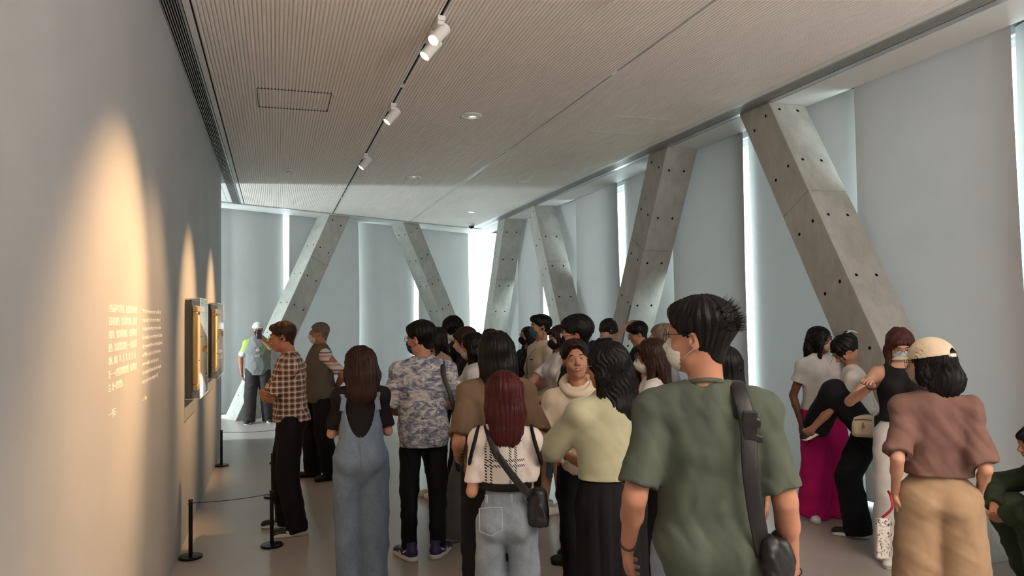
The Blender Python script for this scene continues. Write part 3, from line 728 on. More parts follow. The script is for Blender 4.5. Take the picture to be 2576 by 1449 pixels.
# ---------------------------------------------------------------- skeleton
class Person:
    def __init__(s, x, y, rz, label, h=1.68, sex='m', lean=(0, 0), twist=0, head=(0, 0, 0), arms=None, feet=None, build=1.0, skin=None,
                 hipz=None, lod=1.0, knee=None, headoff=(0, 0), sh_up=0):
        s.h = h; s.sex = sex; s.lod = lod; s.build = build; s.skin = skin; s.root = empty('person', (x, y, 0), D2R(rz), label, 'person')
        s.rz = D2R(rz); s.loc = V(x, y, 0)
        P = V(0, 0, .548*h if hipz is None else hipz); R = rotx(D2R(-lean[0]))@roty(D2R(lean[1])); s.R = R
        u = R@V(0, 0, 1); r = R@rotz(D2R(twist))@V(1, 0, 0); f = R@rotz(D2R(twist))@V(0, 1, 0); s.u, s.r, s.f = u, r, f
        s.P = P; s.W = P+u*.08*h; s.C = P+u*.18*h+f*.004*h; s.S = P+u*(.247+sh_up)*h-f*.004*h; s.N = P+u*.288*h-f*.008*h
        sw = (.112 if sex == 'm' else .099)*h*build**.5; s.sw = sw = sw*.93
        s.shl = s.S-r*sw; s.shr = s.S+r*sw
        hs = h/1.70*(1.0 if sex == 'm' else .985); s.hs = min(max(hs, .93), 1.05)
        s.HR = rotz(D2R(head[0]))@rotx(D2R(-head[1]))@roty(D2R(head[2]))
        s.H = s.N+(u*.6+V(0, 0, .4))*.155*s.hs+s.HR@V(0, .022, 0)*s.hs+V(headoff[0], headoff[1], 0)
        la, lb = .172*h, .150*h
        s.arm = {}
        for side, sg, sh in (('l', -1, s.shl), ('r', 1, s.shr)):
            a = (arms or {}).get(side, {}); hand = a.get('hand'); pole = a.get('pole', V(.3*sg, -1, -.2))
            if hand is None: hand = V(sg*(sw+.045), .03, s.S[2]-.315*h)
            hand = np.array(hand, float); el, wr = ik(sh, hand, la, lb, np.array(pole, float))
            fd = unit(wr-el) if a.get('dir') is None else unit(np.array(a['dir'], float))
            nn = np.array(a.get('palm', V(-sg, 0.1, 0)), float); nn = unit(nn-fd*(nn@fd))
            s.arm[side] = dict(sh=sh, el=el, wr=wr, fd=fd, pn=nn, curl=a.get('curl', .5), spread=a.get('spread', .0), fine=a.get('fine', False), show=a.get('show', True), sg=sg)
        lt, ls = .245*h, .243*h; s.leg = {}
        for side, sg in (('l', -1), ('r', 1)):
            ft = (feet or {}).get(side, (sg*.075, 0, 0, 0)); fx, fy, fyaw = ft[:3]; fz = ft[3] if len(ft) > 3 else 0
            hip = P+V(sg*.052*h, 0, -.02*h)
            an = V(fx, fy, fz+.045*h); pole = (knee or {}).get(side, V(sg*.12, 1, 0)); kn, an = ik(hip, an, lt, ls, np.array(pole, float))
            s.leg[side] = dict(hip=hip, kn=kn, an=an, yaw=D2R(fyaw), z=fz, pitch=ft[4] if len(ft) > 4 else 0)
    def hp(s, x, y, z): return s.H+s.HR@(V(x, y, z)*s.hs)     # point in head space
    # ---- body
    def head_field(s, F, face=True, smile=False):
        k = s.hs; E = lambda c, r, kk=.02, mode='u', R=None: F.ell(s.hp(*c), V(*r)*k, kk, s.HR if R is None else s.HR@R, mode)
        C = lambda a, b, ra, rb, kk=.015, **kw: F.cap(s.hp(*a), s.hp(*b), ra*k, rb*k, kk, **kw)
        E((0, -.012, .022), (.073, .090, .087)); E((0, .022, -.03), (.0575, .066, .080), .03)
        C((-.032, .018, -.068), (.032, .018, -.068), .025, .025, .03); E((0, .058, -.090), (.022, .018, .017), .025)
        C((0, -.02, -.05), (0, -.025, -.02), .05, .05, .02)
        if face:
            for sg in (-1, 1):
                E((sg*.036, .056, -.026), (.024, .02, .022), .02); E((sg*.0315, .094, .010), (.019, .014, .0135), .010, 's')
                E((sg*.0315, .073, .0135), (.0165, .0135, .0075), .004); E((sg*.0315, .072, .002), (.0155, .0125, .005), .005)
                E((sg*.0115, .092, -.0255), (.0075, .0085, .0065), .006)
            C((-.026, .079, .030), (.026, .079, .030), .011, .011, .014)
            C((0, .083, .020), (0, .102, -.018), .006, .0095, .012); E((0, .101, -.021), (.0095, .0095, .008), .008)
            C((-.019, .080, -.052), (.019, .080, -.052), .0065, .0065, .012); E((0, .0865, -.049), (.015, .006, .0042), .005); E((0, .085, -.0575), (.013, .006, .0048), .004)
            if smile:
                F.cap(s.hp(-.017, .088, -.0510), s.hp(0, .094, -.0560), .0036*k, .0066*k, .003, mode='s'); F.cap(s.hp(.017, .088, -.0510), s.hp(0, .094, -.0560), .0036*k, .0066*k, .003, mode='s')
                for sg in (-1, 1): E((sg*.030, .070, -.040), (.014, .012, .012), .015)
            else: F.cap(s.hp(-.018, .094, -.0532), s.hp(.018, .094, -.0532), .0014*k, .0014*k, .003, mode='s')
        for sg in (-1, 1):
            Re = rotz(D2R(-sg*22))@rotx(D2R(-12))
            E((sg*.0765, -.012, -.004), (.0075, .0185, .031), .004, R=Re); E((sg*.0815, -.004, .000), (.006, .0095, .016), .004, 's', R=Re); E((sg*.074, .003, -.006), (.006, .006, .008), .004, R=Re)
    def body(s, face=True, smile=False, g_head=None, hidden_legs=False, torso=1.0):
        h = s.h; m = s.sex == 'm'; b = s.build
        F = Field(); u, r, f = s.u, s.r, s.f; w = (.080 if m else .073)*h*b*torso
        F.cap(s.P-r*.030*h, s.P+r*.030*h, .058*h*b, .058*h*b, .03, .9, f)
        F.cap(s.P+u*.02*h, s.W, w, w*.90, .04, .72, f); F.cap(s.W, s.C, w*.90, w*1.05, .04, .70, f); F.cap(s.C, s.S-u*.01*h, w*1.05, w*.80, .04, .66, f)
        if not m:
            for sg in (-1, 1): F.ell(s.C+u*.015*h+f*.045*h+r*sg*.042*h, V(.036, .032, .036)*h, .02)
        for sh in (s.shl, s.shr): F.cap(s.N-u*.022*h+(sh-s.S)*.18, sh, .025*h*b**.5, .029*h*b**.5, .03); F.cap(s.S-u*.022*h, sh-u*.006*h, .036*h, .029*h*b**.5, .03)
        nr = (.0315 if m else .0265)*h*b**.3
        F.cap(s.N-u*.02*h, s.hp(0, -.022, -.045), nr*1.08, nr, .03); 
        for a in s.arm.values():
            ar = (.0275 if m else .0235)*h*b**.6
            F.cap(a['sh'], a['el'], ar*1.12, ar*.86, .02); F.cap(a['el'], a['el']+(a['wr']-a['el'])*.35, ar*.86, ar*.88, .012); F.cap(a['el']+(a['wr']-a['el'])*.35, a['wr'], ar*.88, ar*.60, .012, .86, a['pn'])
        for l in s.leg.values():
            F.cap(l['hip'], l['kn'], .050*h*b, .034*h*b, .03); F.cap(l['kn'], l['kn']+(l['an']-l['kn'])*.3, .033*h*b, .034*h*b, .01); F.cap(l['kn']+(l['an']-l['kn'])*.3, l['an'], .034*h*b, .021*h, .01)
        # coarse mesh of everything, fine mesh of the head and hands of the same field
        s.head_field(F, face, smile)
        for a in s.arm.values(): s.hand_field(F, a)
        gc = .0125*s.lod; gh = (.0052 if g_head is None else g_head)
        boxes = [(s.H-V(.125, .135, .145), s.H+V(.125, .135, .135), gh)]
        for a in s.arm.values():
            if a['show']:
                c = a['wr']+a['fd']*.075; boxes.append((c-.125, c+.125, .0042 if a['fine'] else .0056))
        P, Q = F.mesh(gc); cen = P[Q].mean(1); keep = np.ones(len(Q), bool); parts = []
        for lo, hi, g in boxes:
            keep &= ~((cen > lo+gc*.4) & (cen < hi-gc*.4)).all(1)
            parts.append(F.mesh(g, lo, hi))
        if not s.arm['l']['show'] or True: pass
        return to_obj('body', merge([(P, Q[keep])]+parts), s.skin, s.root)
    def hand_field(s, F, a):
        k = s.h/1.7*(1 if s.sex == 'm' else .92); w, fd, pn = a['wr'], a['fd'], a['pn']; sd = np.cross(pn, fd)*a['sg']*1.0
        # sd points to the thumb side
        curl = a['curl']; sp = a['spread']
        F.cap(w, w+fd*.03*k, .024*k, .028*k, .015, .62, pn)
        for i, (off, ln) in enumerate(((.027, .078), (.009, .084), (-.009, .078), (-.026, .062))):
            base = w+fd*(.088-.004*abs(i-1))*k+sd*off*k; F.cap(w+fd*.02*k+sd*off*.55*k, base, .0135*k, .0105*k, .012)
            d0 = unit(fd+sd*off*sp*18); th = curl*(.75+.12*i); p = base; ang = th*.75; rr = .0092*k
            for j, fr in enumerate((.42, .32, .26)):
                d = d0*math.cos(ang)+pn*math.sin(ang); q = p+d*ln*fr*k; F.cap(p, q, rr, rr*.92, .0025); p = q; rr *= .92; ang += th*(.95 if j == 0 else .7)
        tb = w+fd*.022*k+sd*.024*k; t1 = unit(fd*.75+sd*(.75-.3*curl)+pn*.35*(.3+curl)); t2 = unit(fd*.9+sd*(.35-.4*curl)+pn*.5*curl)
        F.cap(w+fd*.02*k, tb, .016*k, .015*k, .01); p1 = tb+t1*.036*k; F.cap(tb, p1, .0135*k, .0112*k, .008); p2 = p1+t2*.03*k; F.cap(p1, p2, .0108*k, .0095*k, .004); F.cap(p2, p2+unit(t2-sd*.15)*.022*k, .0095*k, .0078*k, .003)
    # ---- eyes, brows, mouth
    def eyes(s, iris=(30, 18, 12), brows=True):
        for sg in (-1, 1):
            c = Vector(s.hp(sg*.0315, .0735, .0075)); m = MB(); R = .0117*s.hs; f = Vector(s.HR@V(0, 1, 0)); x = f.orthogonal().normalized(); z = x.cross(f)
            prof = [(math.sin(t)*R, math.cos(t)*R) for t in (0.001, .25, .42, .45, .8, 1.2, 1.6)]
            n = 16; v = []; fc = []; mi = []
            for rr, dd in prof:
                for i in range(n): v.append(c+f*dd+x*(rr*math.cos(2*PI*i/n))+z*(rr*math.sin(2*PI*i/n)))
            for kx in range(len(prof)-1):
                for i in range(n): fc.append((kx*n+i, kx*n+(i+1) % n, (kx+1)*n+(i+1) % n, (kx+1)*n+i)); mi.append(0 if kx < 2 else 1)
            m.v = [tuple(q) for q in v]; m.f = fc; m.m = mi
            m.obj('eye', [plain('iris', srgb(*iris), .15), plain('eye white', srgb(226, 218, 210), .25)], s.root, smooth='all')
            if brows:
                pts = [s.hp(sg*.016, .0925, .0305), s.hp(sg*.028, .0925, .0335), s.hp(sg*.040, .086, .032), s.hp(sg*.050, .076, .025)]
                MB().tube(pts, [.0018, .0028, .0024, .0012], 6).obj('eyebrow', MH['black'], s.root, smooth='all')
    def lips(s, open_=False):
        if open_:
            F = Field(); F.cap(s.hp(-.014, .0805, -.0510), s.hp(0, .0870, -.0525), .0034, .0042, .002); F.cap(s.hp(.014, .0805, -.0510), s.hp(0, .0870, -.0525), .0034, .0042, .002)
            to_obj('teeth', F.mesh(.0022), plain('teeth', srgb(225, 214, 196), .3), s.root)
        cz, dz, wx = (.0035, .0045, .0235) if open_ else (0, 0, .021)
        up = [s.hp(-wx, .0815, -.0525+cz), s.hp(-.011, .0905, -.0482+cz*.3), s.hp(0, .0935, -.0488), s.hp(.011, .0905, -.0482+cz*.3), s.hp(wx, .0815, -.0525+cz)]
        lw = [s.hp(-wx, .0815, -.0530+cz), s.hp(-.013, .0895, -.0585-dz), s.hp(0, .0925, -.0600-dz*1.2), s.hp(.013, .0895, -.0585-dz), s.hp(wx, .0815, -.0530+cz)]
        for p in (up, lw): MB().tube(p, [.0010, .0024, .0025, .0024, .0010] if open_ else [.0012, .0030, .0032, .0030, .0012], 8).obj('lip', plain('lip skin', srgb(150, 80, 72), .45), s.root, smooth='all')
    # ---- hair
    def hair(s, style, mat, length=.3, seed=1, g=.0065, width=1.0, t=.014, front=.0, wave=0.0, tuck=0, name='hair', capcut=None, fh=0.0):
        F = Field(); k = s.hs; g = g*(1+.5*(s.lod-1)); E = lambda c, r, kk=.02, mode='u', R=None: F.ell(s.hp(*c), V(*r)*k, kk, s.HR if R is None else s.HR@R, mode)
        C = lambda a, b, ra, rb, kk=.02, **kw: F.cap(s.hp(*a), s.hp(*b), ra*k, rb*k, kk, **kw)
        rs = np.random.default_rng(seed); dn = V(0, 0, -1); bk = -s.f
        Hc = s.H; Hinv = s.HR.T
        def strands(N, A, A2=0.0, up_fade=True):
            ph = rs.uniform(0, 6, 6)
            def fn(X, Y, Z):
                px = X-Hc[0]; py = Y-Hc[1]; pz = Z-Hc[2]
                lx = px*Hinv[0, 0]+py*Hinv[0, 1]+pz*Hinv[0, 2]; ly = px*Hinv[1, 0]+py*Hinv[1, 1]+pz*Hinv[1, 2]+.01; lz = px*Hinv[2, 0]+py*Hinv[2, 1]+pz*Hinv[2, 2]
                a = np.arctan2(lx, ly); rad = np.sqrt(lx*lx+ly*ly); fd = np.clip(rad/.06, 0, 1)
                wv = wave*np.sin(lz*38+ph[0]+a*2)
                A_ = A*np.clip((lz+.075)/.06, .12, 1) if style == 'short' else A
                o = A_*np.sin(a*N+wv*3+1.5*np.sin(lz*16+ph[1]+a*5)+ph[2])+A_*.6*np.sin(a*N*2.3+ph[3]+2*np.sin(lz*11+ph[4]))
                return (o*fd+A2*(A_/A)*np.sin(a*7+lz*22+ph[5])*np.sin(lz*17+ph[1])).astype(f4)
            return fn
        if style == 'short':
            E((0, -.014, .020), (.0765, .0935, .0905), .02); C((0, -.045, -.02), (0, -.05, -.055), .052, .045, .02, flat=.85, n=s.HR@V(0, 1, 0))
            E((0, -.018, .046+t*.35), (.072+t*.85, .089+t*.95, .068+t), .012)
            if front: C((-.03, .07, .085), (.03, .07, .085), .016+front, .016+front, .03)
            E((0, .092, -.020+fh), (.064, .052, .088), .012, 's')
            F.cut(s.hp(0, -.05, -.058), s.HR@V(0, .80, -1), .01)
            for sg in (-1, 1): E((sg*.085, .028, -.045), (.03, .045, .062), .012, 's'); E((sg*.086, -.008, -.008), (.02, .021, .030), .006, 's')
            if capcut is not None: F.cut(s.hp(0, 0, capcut), s.HR@V(0, .10, 1), .004)
            F.disp(strands(26, .0022, .003))
        elif style == 'mop':      # fuller, covers ears and nape
            E((0, -.016, .020), (.080+t, .094+t, .092+t), .02); C((0, -.055, -.02), (0, -.06, -.055), .060, .045, .03, flat=.7, n=s.HR@V(0, 1, 0))
            E((0, .100, -.035), (.062, .055, .090), .012, 's'); C((-.03, .074, .058), (.03, .074, .058), .018, .018, .02)
            for sg in (-1, 1): E((sg*.078, .045, -.085), (.03, .05, .05), .012, 's')
            F.disp(strands(16, .0035, .006))
        elif style == 'long':
            tt = t; E((0, -.018, .022), (.076+tt, .092+tt, .088+tt), .02)
            w_ = width; top = s.hp(0, -.050, -.01); L = length
            mid = top*.5+.5*(s.N+bk*.055*1+V(0, 0, .05)); end = s.S+bk*(.075)+V(0, 0, 0)
            b1 = s.hp(0, -.045, .01); b2 = s.hp(0, -.062, -.085)+bk*.0; b3 = b2+V(0, 0, -1)*max(L-.10, .01)+bk*.035*min(1, L/.3)
            F.cap(b1, b2, .080*k*w_, .084*k*w_, .03, .62, s.f); F.cap(b2, b3, .084*k*w_, .078*k*w_, .03, .48, s.f)
            for sg in (-1, 1):
                if tuck == sg: continue
                a = s.hp(sg*.058, .012, .045); b = s.hp(sg*.070, .008, -.055); c = b+V(0, 0, -1)*max(L*.72-.05, .0)+s.r*sg*.008+s.f*.010
                F.cap(a, b, .028*k, .030*k, .03, .8, s.r); F.cap(b, c, .030*k, .024*k, .03, .75, s.r)
            E((0, .092, -.035), (.052, .055, .100), .014, 's')
            if front: C((-.034, .074, .066), (.034, .074, .066), .020, .020, .02)
            if capcut is not None: F.cut(s.hp(0, 0, capcut), s.HR@V(0, .10, 1), .004)
            F.disp(strands(30, .0028, .003))
        elif style == 'bun':
            E((0, -.016, .024), (.076+t, .092+t, .088+t), .02); E((0, -.105, .035), (.05, .04, .055), .03); E((.02, -.12, .07), (.03, .022, .03), .02)
            E((0, .092, -.035), (.058, .055, .098), .014, 's'); F.cut(s.hp(0, -.02, -.035), s.HR@V(0, .45, -1), .012)
            for sg in (-1, 1): E((sg*.082, .010, -.030), (.022, .03, .035), .01, 's'); C((sg*.056, .05, .05), (sg*.058, .062, -.04), .012, .007, .012)
            F.disp(strands(22, .003, .004))
        if style == 'long' or style == 'mop':
            pass
        return to_obj(name, F.mesh(g), mat, s.root)
    def wisps(s, mat, n=60, zone=((-.2, 1), (-1, .1), (.2, 1)), ln=(.02, .05), r=.0006, base=.1, spread=.5, seed=3, droop=0.0, taper=True):
        rs = np.random.default_rng(seed); m = MB()
        for i in range(n):
            d = unit(V(rs.uniform(*zone[0]), rs.uniform(*zone[1]), rs.uniform(*zone[2])))
            p = s.hp(*(V(0, -.016, .026)+d*V(.074+.012, .090+.012, .086+.012))); dd = unit(s.HR@d+V(*rs.normal(0, spread, 3)))
            L = rs.uniform(*ln); pts = [p-dd*.01, p+dd*L*.5+V(0, 0, -droop*L*.3), p+dd*L+V(0, 0, -droop*L)]
            m.tube(pts, [r*2.2, r*1.4, r*.3], 4)
        o = m.obj('stray_hair', mat, s.root, smooth='all'); o['kind'] = 'stuff'; return o
    # ---- accessories on the head
    def mask(s, mat, strap=None, duck=False, chin=False):
        F = Field(); E = lambda c, r, kk=.01, mode='u': F.ell(s.hp(*c), V(*r)*s.hs, kk, s.HR, mode)
        E((0, .046, -.046), (.060, .060, .062), .01); F.cap(s.hp(0, .094, -.006), s.hp(0, .106, -.030), .009*s.hs, .014*s.hs, .018)
        if duck: E((0, .092, -.045), (.030, .026, .026), .02)
        E((0, .0, -.05), (.075, .052, .12), .012, 's')
        F.cut(s.hp(0, .1, -.001), s.HR@V(0, .25, 1), .004); F.cut(s.hp(0, .05, -.108), s.HR@V(0, 0, -1), .006)
        hz = s.HR[:, 2]; h0 = s.H
        if not duck: F.disp(lambda X, Y, Z: (.0009*np.sin(((X-h0[0])*hz[0]+(Y-h0[1])*hz[1]+(Z-h0[2])*hz[2])*420)).astype(f4))
        o = to_obj('face_mask', F.mesh(.0042), mat, s.root)
        st = strap or mat
        for sg in (-1, 1):
            for a, b, c in (((sg*.050, .052, -.012), (sg*.067, .025, .006), (sg*.080, -.010, .020)), ((sg*.048, .048, -.085), (sg*.064, .022, -.055), (sg*.081, -.016, -.026))):
                MB().tube([s.hp(*a), s.hp(*b), s.hp(*c)], .0016*s.hs, 6).obj('ear_loop', st, o, smooth='all')
        return o
    def glasses(s, mat, R=.0225, r=.0013, lens=None, sq=1.0, name='glasses'):
        e = None
        for sg in (-1, 1):
            c = V(sg*.0325, .1035, .006); pts = []
            for i in range(20):
                t = 2*PI*i/20; cx, cz = math.cos(t), math.sin(t)
                pts.append(s.hp(c[0]+R*cx*1.06, c[1]-.18*R*cx*sg-.1*R, c[2]+R*cz*sq))
            o = MB().tube(pts, r, 6, closed=True).obj('glasses_rim' if e else 'glasses', mat, e or s.root, smooth='all')
            if e is None: e = o
            MB().add(pts, [tuple(range(20))]).obj('lens', M_lensg, e)
            MB().tube([s.hp(sg*.056, .098, .010), s.hp(sg*.070, .06, .014), s.hp(sg*.079, .0, .016), s.hp(sg*.078, -.03, .004)], r*1.1, 6).obj('temple', mat, e, smooth='all')
        MB().tube([s.hp(-.0095, .106, .009), s.hp(0, .108, .012), s.hp(.0095, .106, .009)], r, 6).obj('bridge', mat, e, smooth='all')
        return e
    def earphone(s, sg, mat, wire=True):
        MB().tube([s.hp(sg*.082, .0, -.012), s.hp(sg*.094, -.002, -.008)], [.010, .008], 10).obj('earpiece', mat, s.root, smooth='all')
        pts = [s.hp(sg*(.085), .006+.020*math.cos(t)-.006, .005+.030*math.sin(t)) for t in np.linspace(-.9, 3.4, 12)]
        o = MB().tube(pts, .0022, 6).obj('ear_hook', mat, s.root, smooth='all')
    def cap(s, mat, mat2, logo=False, opening=True):
        F = Field(); k = s.hs
        F.ell(s.hp(0, -.014, .030), V(.097, .113, .106)*k, .01, s.HR); F.ell(s.hp(0, -.014, .028), V(.091, .107, .100)*k, .004, s.HR, 's'); F.cut(s.hp(0, 0, .030), s.HR@V(0, -.10, -1), .003)
        if opening: F.ell(s.hp(0, -.118, .040), V(.036, .04, .034)*k, .003, s.HR, 's')
        o = to_obj('cap', F.mesh(.0045), mat, s.root)
        F = Field(); F.ell(s.hp(0, .105, .026), V(.072, .075, .020)*k, .01, s.HR); F.ell(s.hp(0, .100, .017), V(.074, .082, .020)*k, .003, s.HR, 's'); F.ell(s.hp(0, -.014, .030), V(.093, .109, .1)*k, .003, s.HR, 's')
        to_obj('cap_peak', F.mesh(.0042), mat, o)
        MB().tube([s.hp(0, -.012, .128), s.hp(0, -.012, .136)], [.008, .005], 8).obj('cap_button', mat, o, smooth='all')
        if opening:
            pts = [s.hp(.060*math.sin(a), -.014-.112*math.cos(a)*1.0, .038) for a in np.linspace(-.62, .62, 9)]
            MB().tube(pts, .009, 8, flat=.25, flatdir=tuple(s.HR@V(0, 1, 0))).obj('cap_strap', mat2, o, smooth='all')
        return o
    # ---- clothes
    def torso_ops(s, F, e, hem, flare=0.0, top=True, fl=.74, chest=1.0):
        h = s.h; m = s.sex == 'm'; b = s.build; w = (.083 if m else .076)*h*b; u, r, f = s.u, s.r, s.f
        hp = s.P-u*hem
        F.cap(s.W-u*.02*h, hp-u*.05, w*.97+e, w+e+flare, .04, fl, f); F.cap(s.W-u*.02*h, s.C, w*.97+e, w*1.06*chest+e, .04, fl*.97, f); F.cap(s.C, s.S-u*.012*h, w*1.06*chest+e, w*.86+e*.8, .04, fl*.92, f)
        F.cap(s.P-r*.03*h, s.P+r*.03*h, .062*h*b+.012+e*.5, .062*h*b+.012+e*.5, .03, .98, f)
        for sg in (-1, 1): F.ell(s.P-f*.030*h+r*sg*.038*h-V(0, 0, .02*h), V(.050, .048, .054)*h*b+.012+e*.2, .03)
        if not m:
            for sg in (-1, 1): F.ell(s.C+u*.012*h+f*.043*h+r*sg*.040*h, V(.040, .037, .040)*h, .03)
        if top:
            for sh in (s.shl, s.shr):
                F.cap(s.N-u*.022*h+(sh-s.S)*.15, sh, .030*h*b**.5+e*.12, .034*h*b**.5+e*.30, .02); F.cap(s.S-u*.02*h, sh-u*.012*h, .044*h*b+e*.4, .031*h*b**.5+e*.25, .03)
        return hp
    def finish_torso(s, F, hp, hollow=True, neck=.0, hemn=None):
        u = s.u; h = s.h; n = -u if hemn is None else unit(np.array(hemn, float))
        lo = hp-V(.4, .4, .35); hi = hp+V(.4, .4, .0)
        F.cut(hp, n, .003, lo, hi+V(0, 0, .25))
        nr = (.0315 if s.sex == 'm' else .0265)*h*s.build**.3+.003+neck; hd = unit(s.hp(0, -.02, -.03)-s.N)
        F.cap(s.N+hd*(.004*h+nr*.15)+s.f*.006, s.N+hd*.2, nr, nr+.03, .006, mode='s')
    def top(s, mat, e=.018, hem=.02, sleeve=.62, sr=(.047, .050), seed=1, fold=.004, dirs=None, neck=0.0, flare=0.0, g=.0095, name='shirt', collar=True, chest=1.0, open_front=None, cmat=None, puff=0, fl=.74, hemn=None):
        """sleeve: 0 none, .3-1 of the upper arm, 1-2 down the forearm"""
        F = Field(); h = s.h; hp = s.torso_ops(F, e, hem, flare, chest=chest, fl=fl)
        ends = []; u_ = s.u
        for a in s.arm.values():
            sh, el, wr = a['sh'], a['el'], a['wr']; r0, r1 = sr[0]*h*s.build**.5*.59+e*.3, sr[1]*h*s.build**.5*.52+e*.4
            if sleeve <= 0: F.cap(el, sh+(el-sh)*.06+s.r*a['sg']*.012, .040*h, .049*h, .004, mode='s'); F.cap(sh+s.r*a['sg']*.03, sh+s.r*a['sg']*.12, .06*h, .08*h, .004, mode='s'); continue
            if sleeve <= 1:
                d = unit(el-sh); en = sh+(el-sh)*sleeve; F.cap(sh-u_*.010*h+(s.S-sh)*.06, en+d*.03, r0, r1, .030, trim=(en, d), hollow=(.008+2.2*fold, .04))
            else:
                d = unit(wr-el); F.cap(sh-u_*.010*h, el, r0, r1, .04); en = el+(wr-el)*(sleeve-1)
                F.cap(el, en+d*.03, r1, r1*(.80 if not puff else .95), .02, trim=(en, d), hollow=(.008+2.2*fold, .02))
        F.disp(wob(seed, fold, dirs or FOLD_BACK))
        s.finish_torso(F, hp, neck=neck, hemn=hemn)
        if open_front: F.box(s.C+s.f*.14-s.u*.02, (open_front, .12, .5), .01, .01, s.R@rotz(0), 's')
        o = to_obj(name, F.mesh(g*s.lod), mat, s.root)
        if collar:
            nr = (.0315 if s.sex == 'm' else .0265)*h*s.build**.3+.008+neck; pts = []
            for i in range(24):
                t = 2*PI*i/24; pts.append(s.N+s.u*(.004*h-.020*math.sin(t))+s.r*nr*1.0*math.cos(t)+s.f*(nr*1.0*math.sin(t)+.006))
            MB().tube(pts, .0085, 8, closed=True, flat=.45, flatdir=[tuple(V(*(p-s.N))) for p in pts]).obj('collar', cmat or mat, o, smooth='all')
        return o
    def pants(s, mat, r=(.062, .048, .040), hem=.03, waist=.06, seed=2, fold=.004, g=.0098, e=.007, name='trousers', seat=.96, cut=None, wide=0.0, belt=None):
        F = Field(); h = s.h; b = s.build; rr = [x*h for x in r]; wp = s.P+s.u*waist
        F.cap(s.P-s.r*.030*h, s.P+s.r*.030*h, .060*h*b*seat+e, .060*h*b*seat+e, .03, .96, s.f); F.cap(s.P-s.u*.02, wp+s.u*.04, .079*h*b+e, .074*h*b+e*.6, .03, .76, s.f)
        for sg in (-1, 1): F.ell(s.P-s.f*.030*h+s.r*sg*.038*h-V(0, 0, .025*h), V(.048, .044, .052)*h*b*seat, .03)
        F.cut(wp, s.u, .003)
        for l in s.leg.values():
            F.cap(l['hip'], l['kn'], rr[0]*b, rr[1], .022); d = unit(l['an']-l['kn']); en = l['an']+d*(.045*h-hem)
            F.cap(l['kn'], l['an']+d*.06, rr[1], rr[2], .012, trim=(en, d), hollow=(.006+2.2*fold, .03))
        F.disp(wob(seed, fold, FOLD_LEG))
        
        o = to_obj(name, F.mesh(g*s.lod), mat, s.root)
        if belt is not None:
            w = .083*h*b+e*.9; pts = [wp-s.u*.018+s.r*w*math.cos(t)+s.f*w*.76*math.sin(t) for t in np.linspace(0, 2*PI, 33)[:-1]]
            MB().tube(pts, .018, 8, closed=True, flat=.22, flatdir=[tuple(p-wp) for p in pts]).obj('belt', belt, o, smooth='all')
        return o
    def skirt(s, mat, hem_z, r0=.083, r1=.15, pleats=0, amp=.008, seed=5, g=.0095, waist=.07, fl=.8, name='skirt', phx=0):
        h = s.h; wp = s.P+s.u*waist; bt = V(s.P[0], s.P[1], hem_z); F = Field()
        F.cap(wp+s.u*.03, s.P-V(0, 0, .06), r0*h*s.build+.008, r0*h*s.build*1.16+.012, .03, fl, s.f); F.cap(s.P-V(0, 0, .06), bt-V(0, 0, .05), r0*h*s.build*1.16+.012, r1, .03, fl, s.f)
        ph = np.random.default_rng(seed).uniform(0, 6, 4); c = s.P; zt = wp[2]; zb = hem_z
        def dis(X, Y, Z):
            a = np.arctan2(X-c[0], Y-c[1]); t = np.clip((zt-Z)/(zt-zb), 0, 1); n = pleats or 9
            return (amp*t**.6*(np.sin(a*n+ph[0]+.8*np.sin(Z*5+ph[1]+a*2))+.4*np.sin(a*(n*2+1)+ph[2]))).astype(f4)
        F.disp(dis); F.cut(wp, s.u, .003); F.cut(bt, (0, 0, -1), .003); F.cap(bt-V(0, 0, .05), bt+V(0, 0, .03), r1-.012, r1-.02, .004, fl, s.f, mode='s')
        return to_obj(name, F.mesh(g*s.lod), mat, s.root)
    def shoe(s, side, mat, sole, kind='sneaker', lace=None, g=.0058, size=1.0, toe=None):
        l = s.leg[side]; R = rotz(l['yaw'])@rotx(D2R(l['pitch'])); k = s.h/1.7*size; an = l['an']; o0 = V(an[0], an[1], l['z']) if not l['pitch'] else an-R@V(0, 0, .045*s.h)
        q = lambda x, y, z: o0+R@(V(x, y, z)*k)
        F = Field(); dn = R@V(0, 0, 1)
        F.cap(q(0, -.045, .048), q(0, .03, .046), .040*k, .043*k, .02); F.cap(q(0, .03, .046), q(-.002, .145, .030), .043*k, .037*k, .02, .82, dn); F.ell(q(0, .165, .028), V(.040, .036, .028)*k, .02, R)
        ht = .135 if kind == 'high' else .085
        F.cap(q(0, -.035, .055), q(0, -.022, ht), .040*k, .037*k, .02)
        F.cut(q(0, 0, .018), R@V(0, 0, -1), .003); F.cut(q(0, -.02, ht-.012), R@V(0, .12, 1), .004, q(0, -.02, ht)-.1, q(0, -.02, ht)+.1)
        F.cap(q(0, -.025, ht-.03), q(0, -.02, ht+.04), .026*k, .031*k, .006, mode='s')
        up = to_obj('shoe', F.mesh(g*s.lod), mat, s.root)
        F = Field(); th = .030 if kind != 'high' else .032
        F.cap(q(0, -.045, .012), q(-.001, .055, .012), .046*k, .046*k, .02); F.cap(q(-.001, .055, .012), q(-.003, .150, .012), .046*k, .044*k, .02)
        F.cut(q(0, 0, th), R@V(0, 0, 1), .003); F.cut(q(0, 0, .001), R@V(0, 0, -1), .002)
        to_obj('sole', F.mesh(g*s.lod), sole, up)
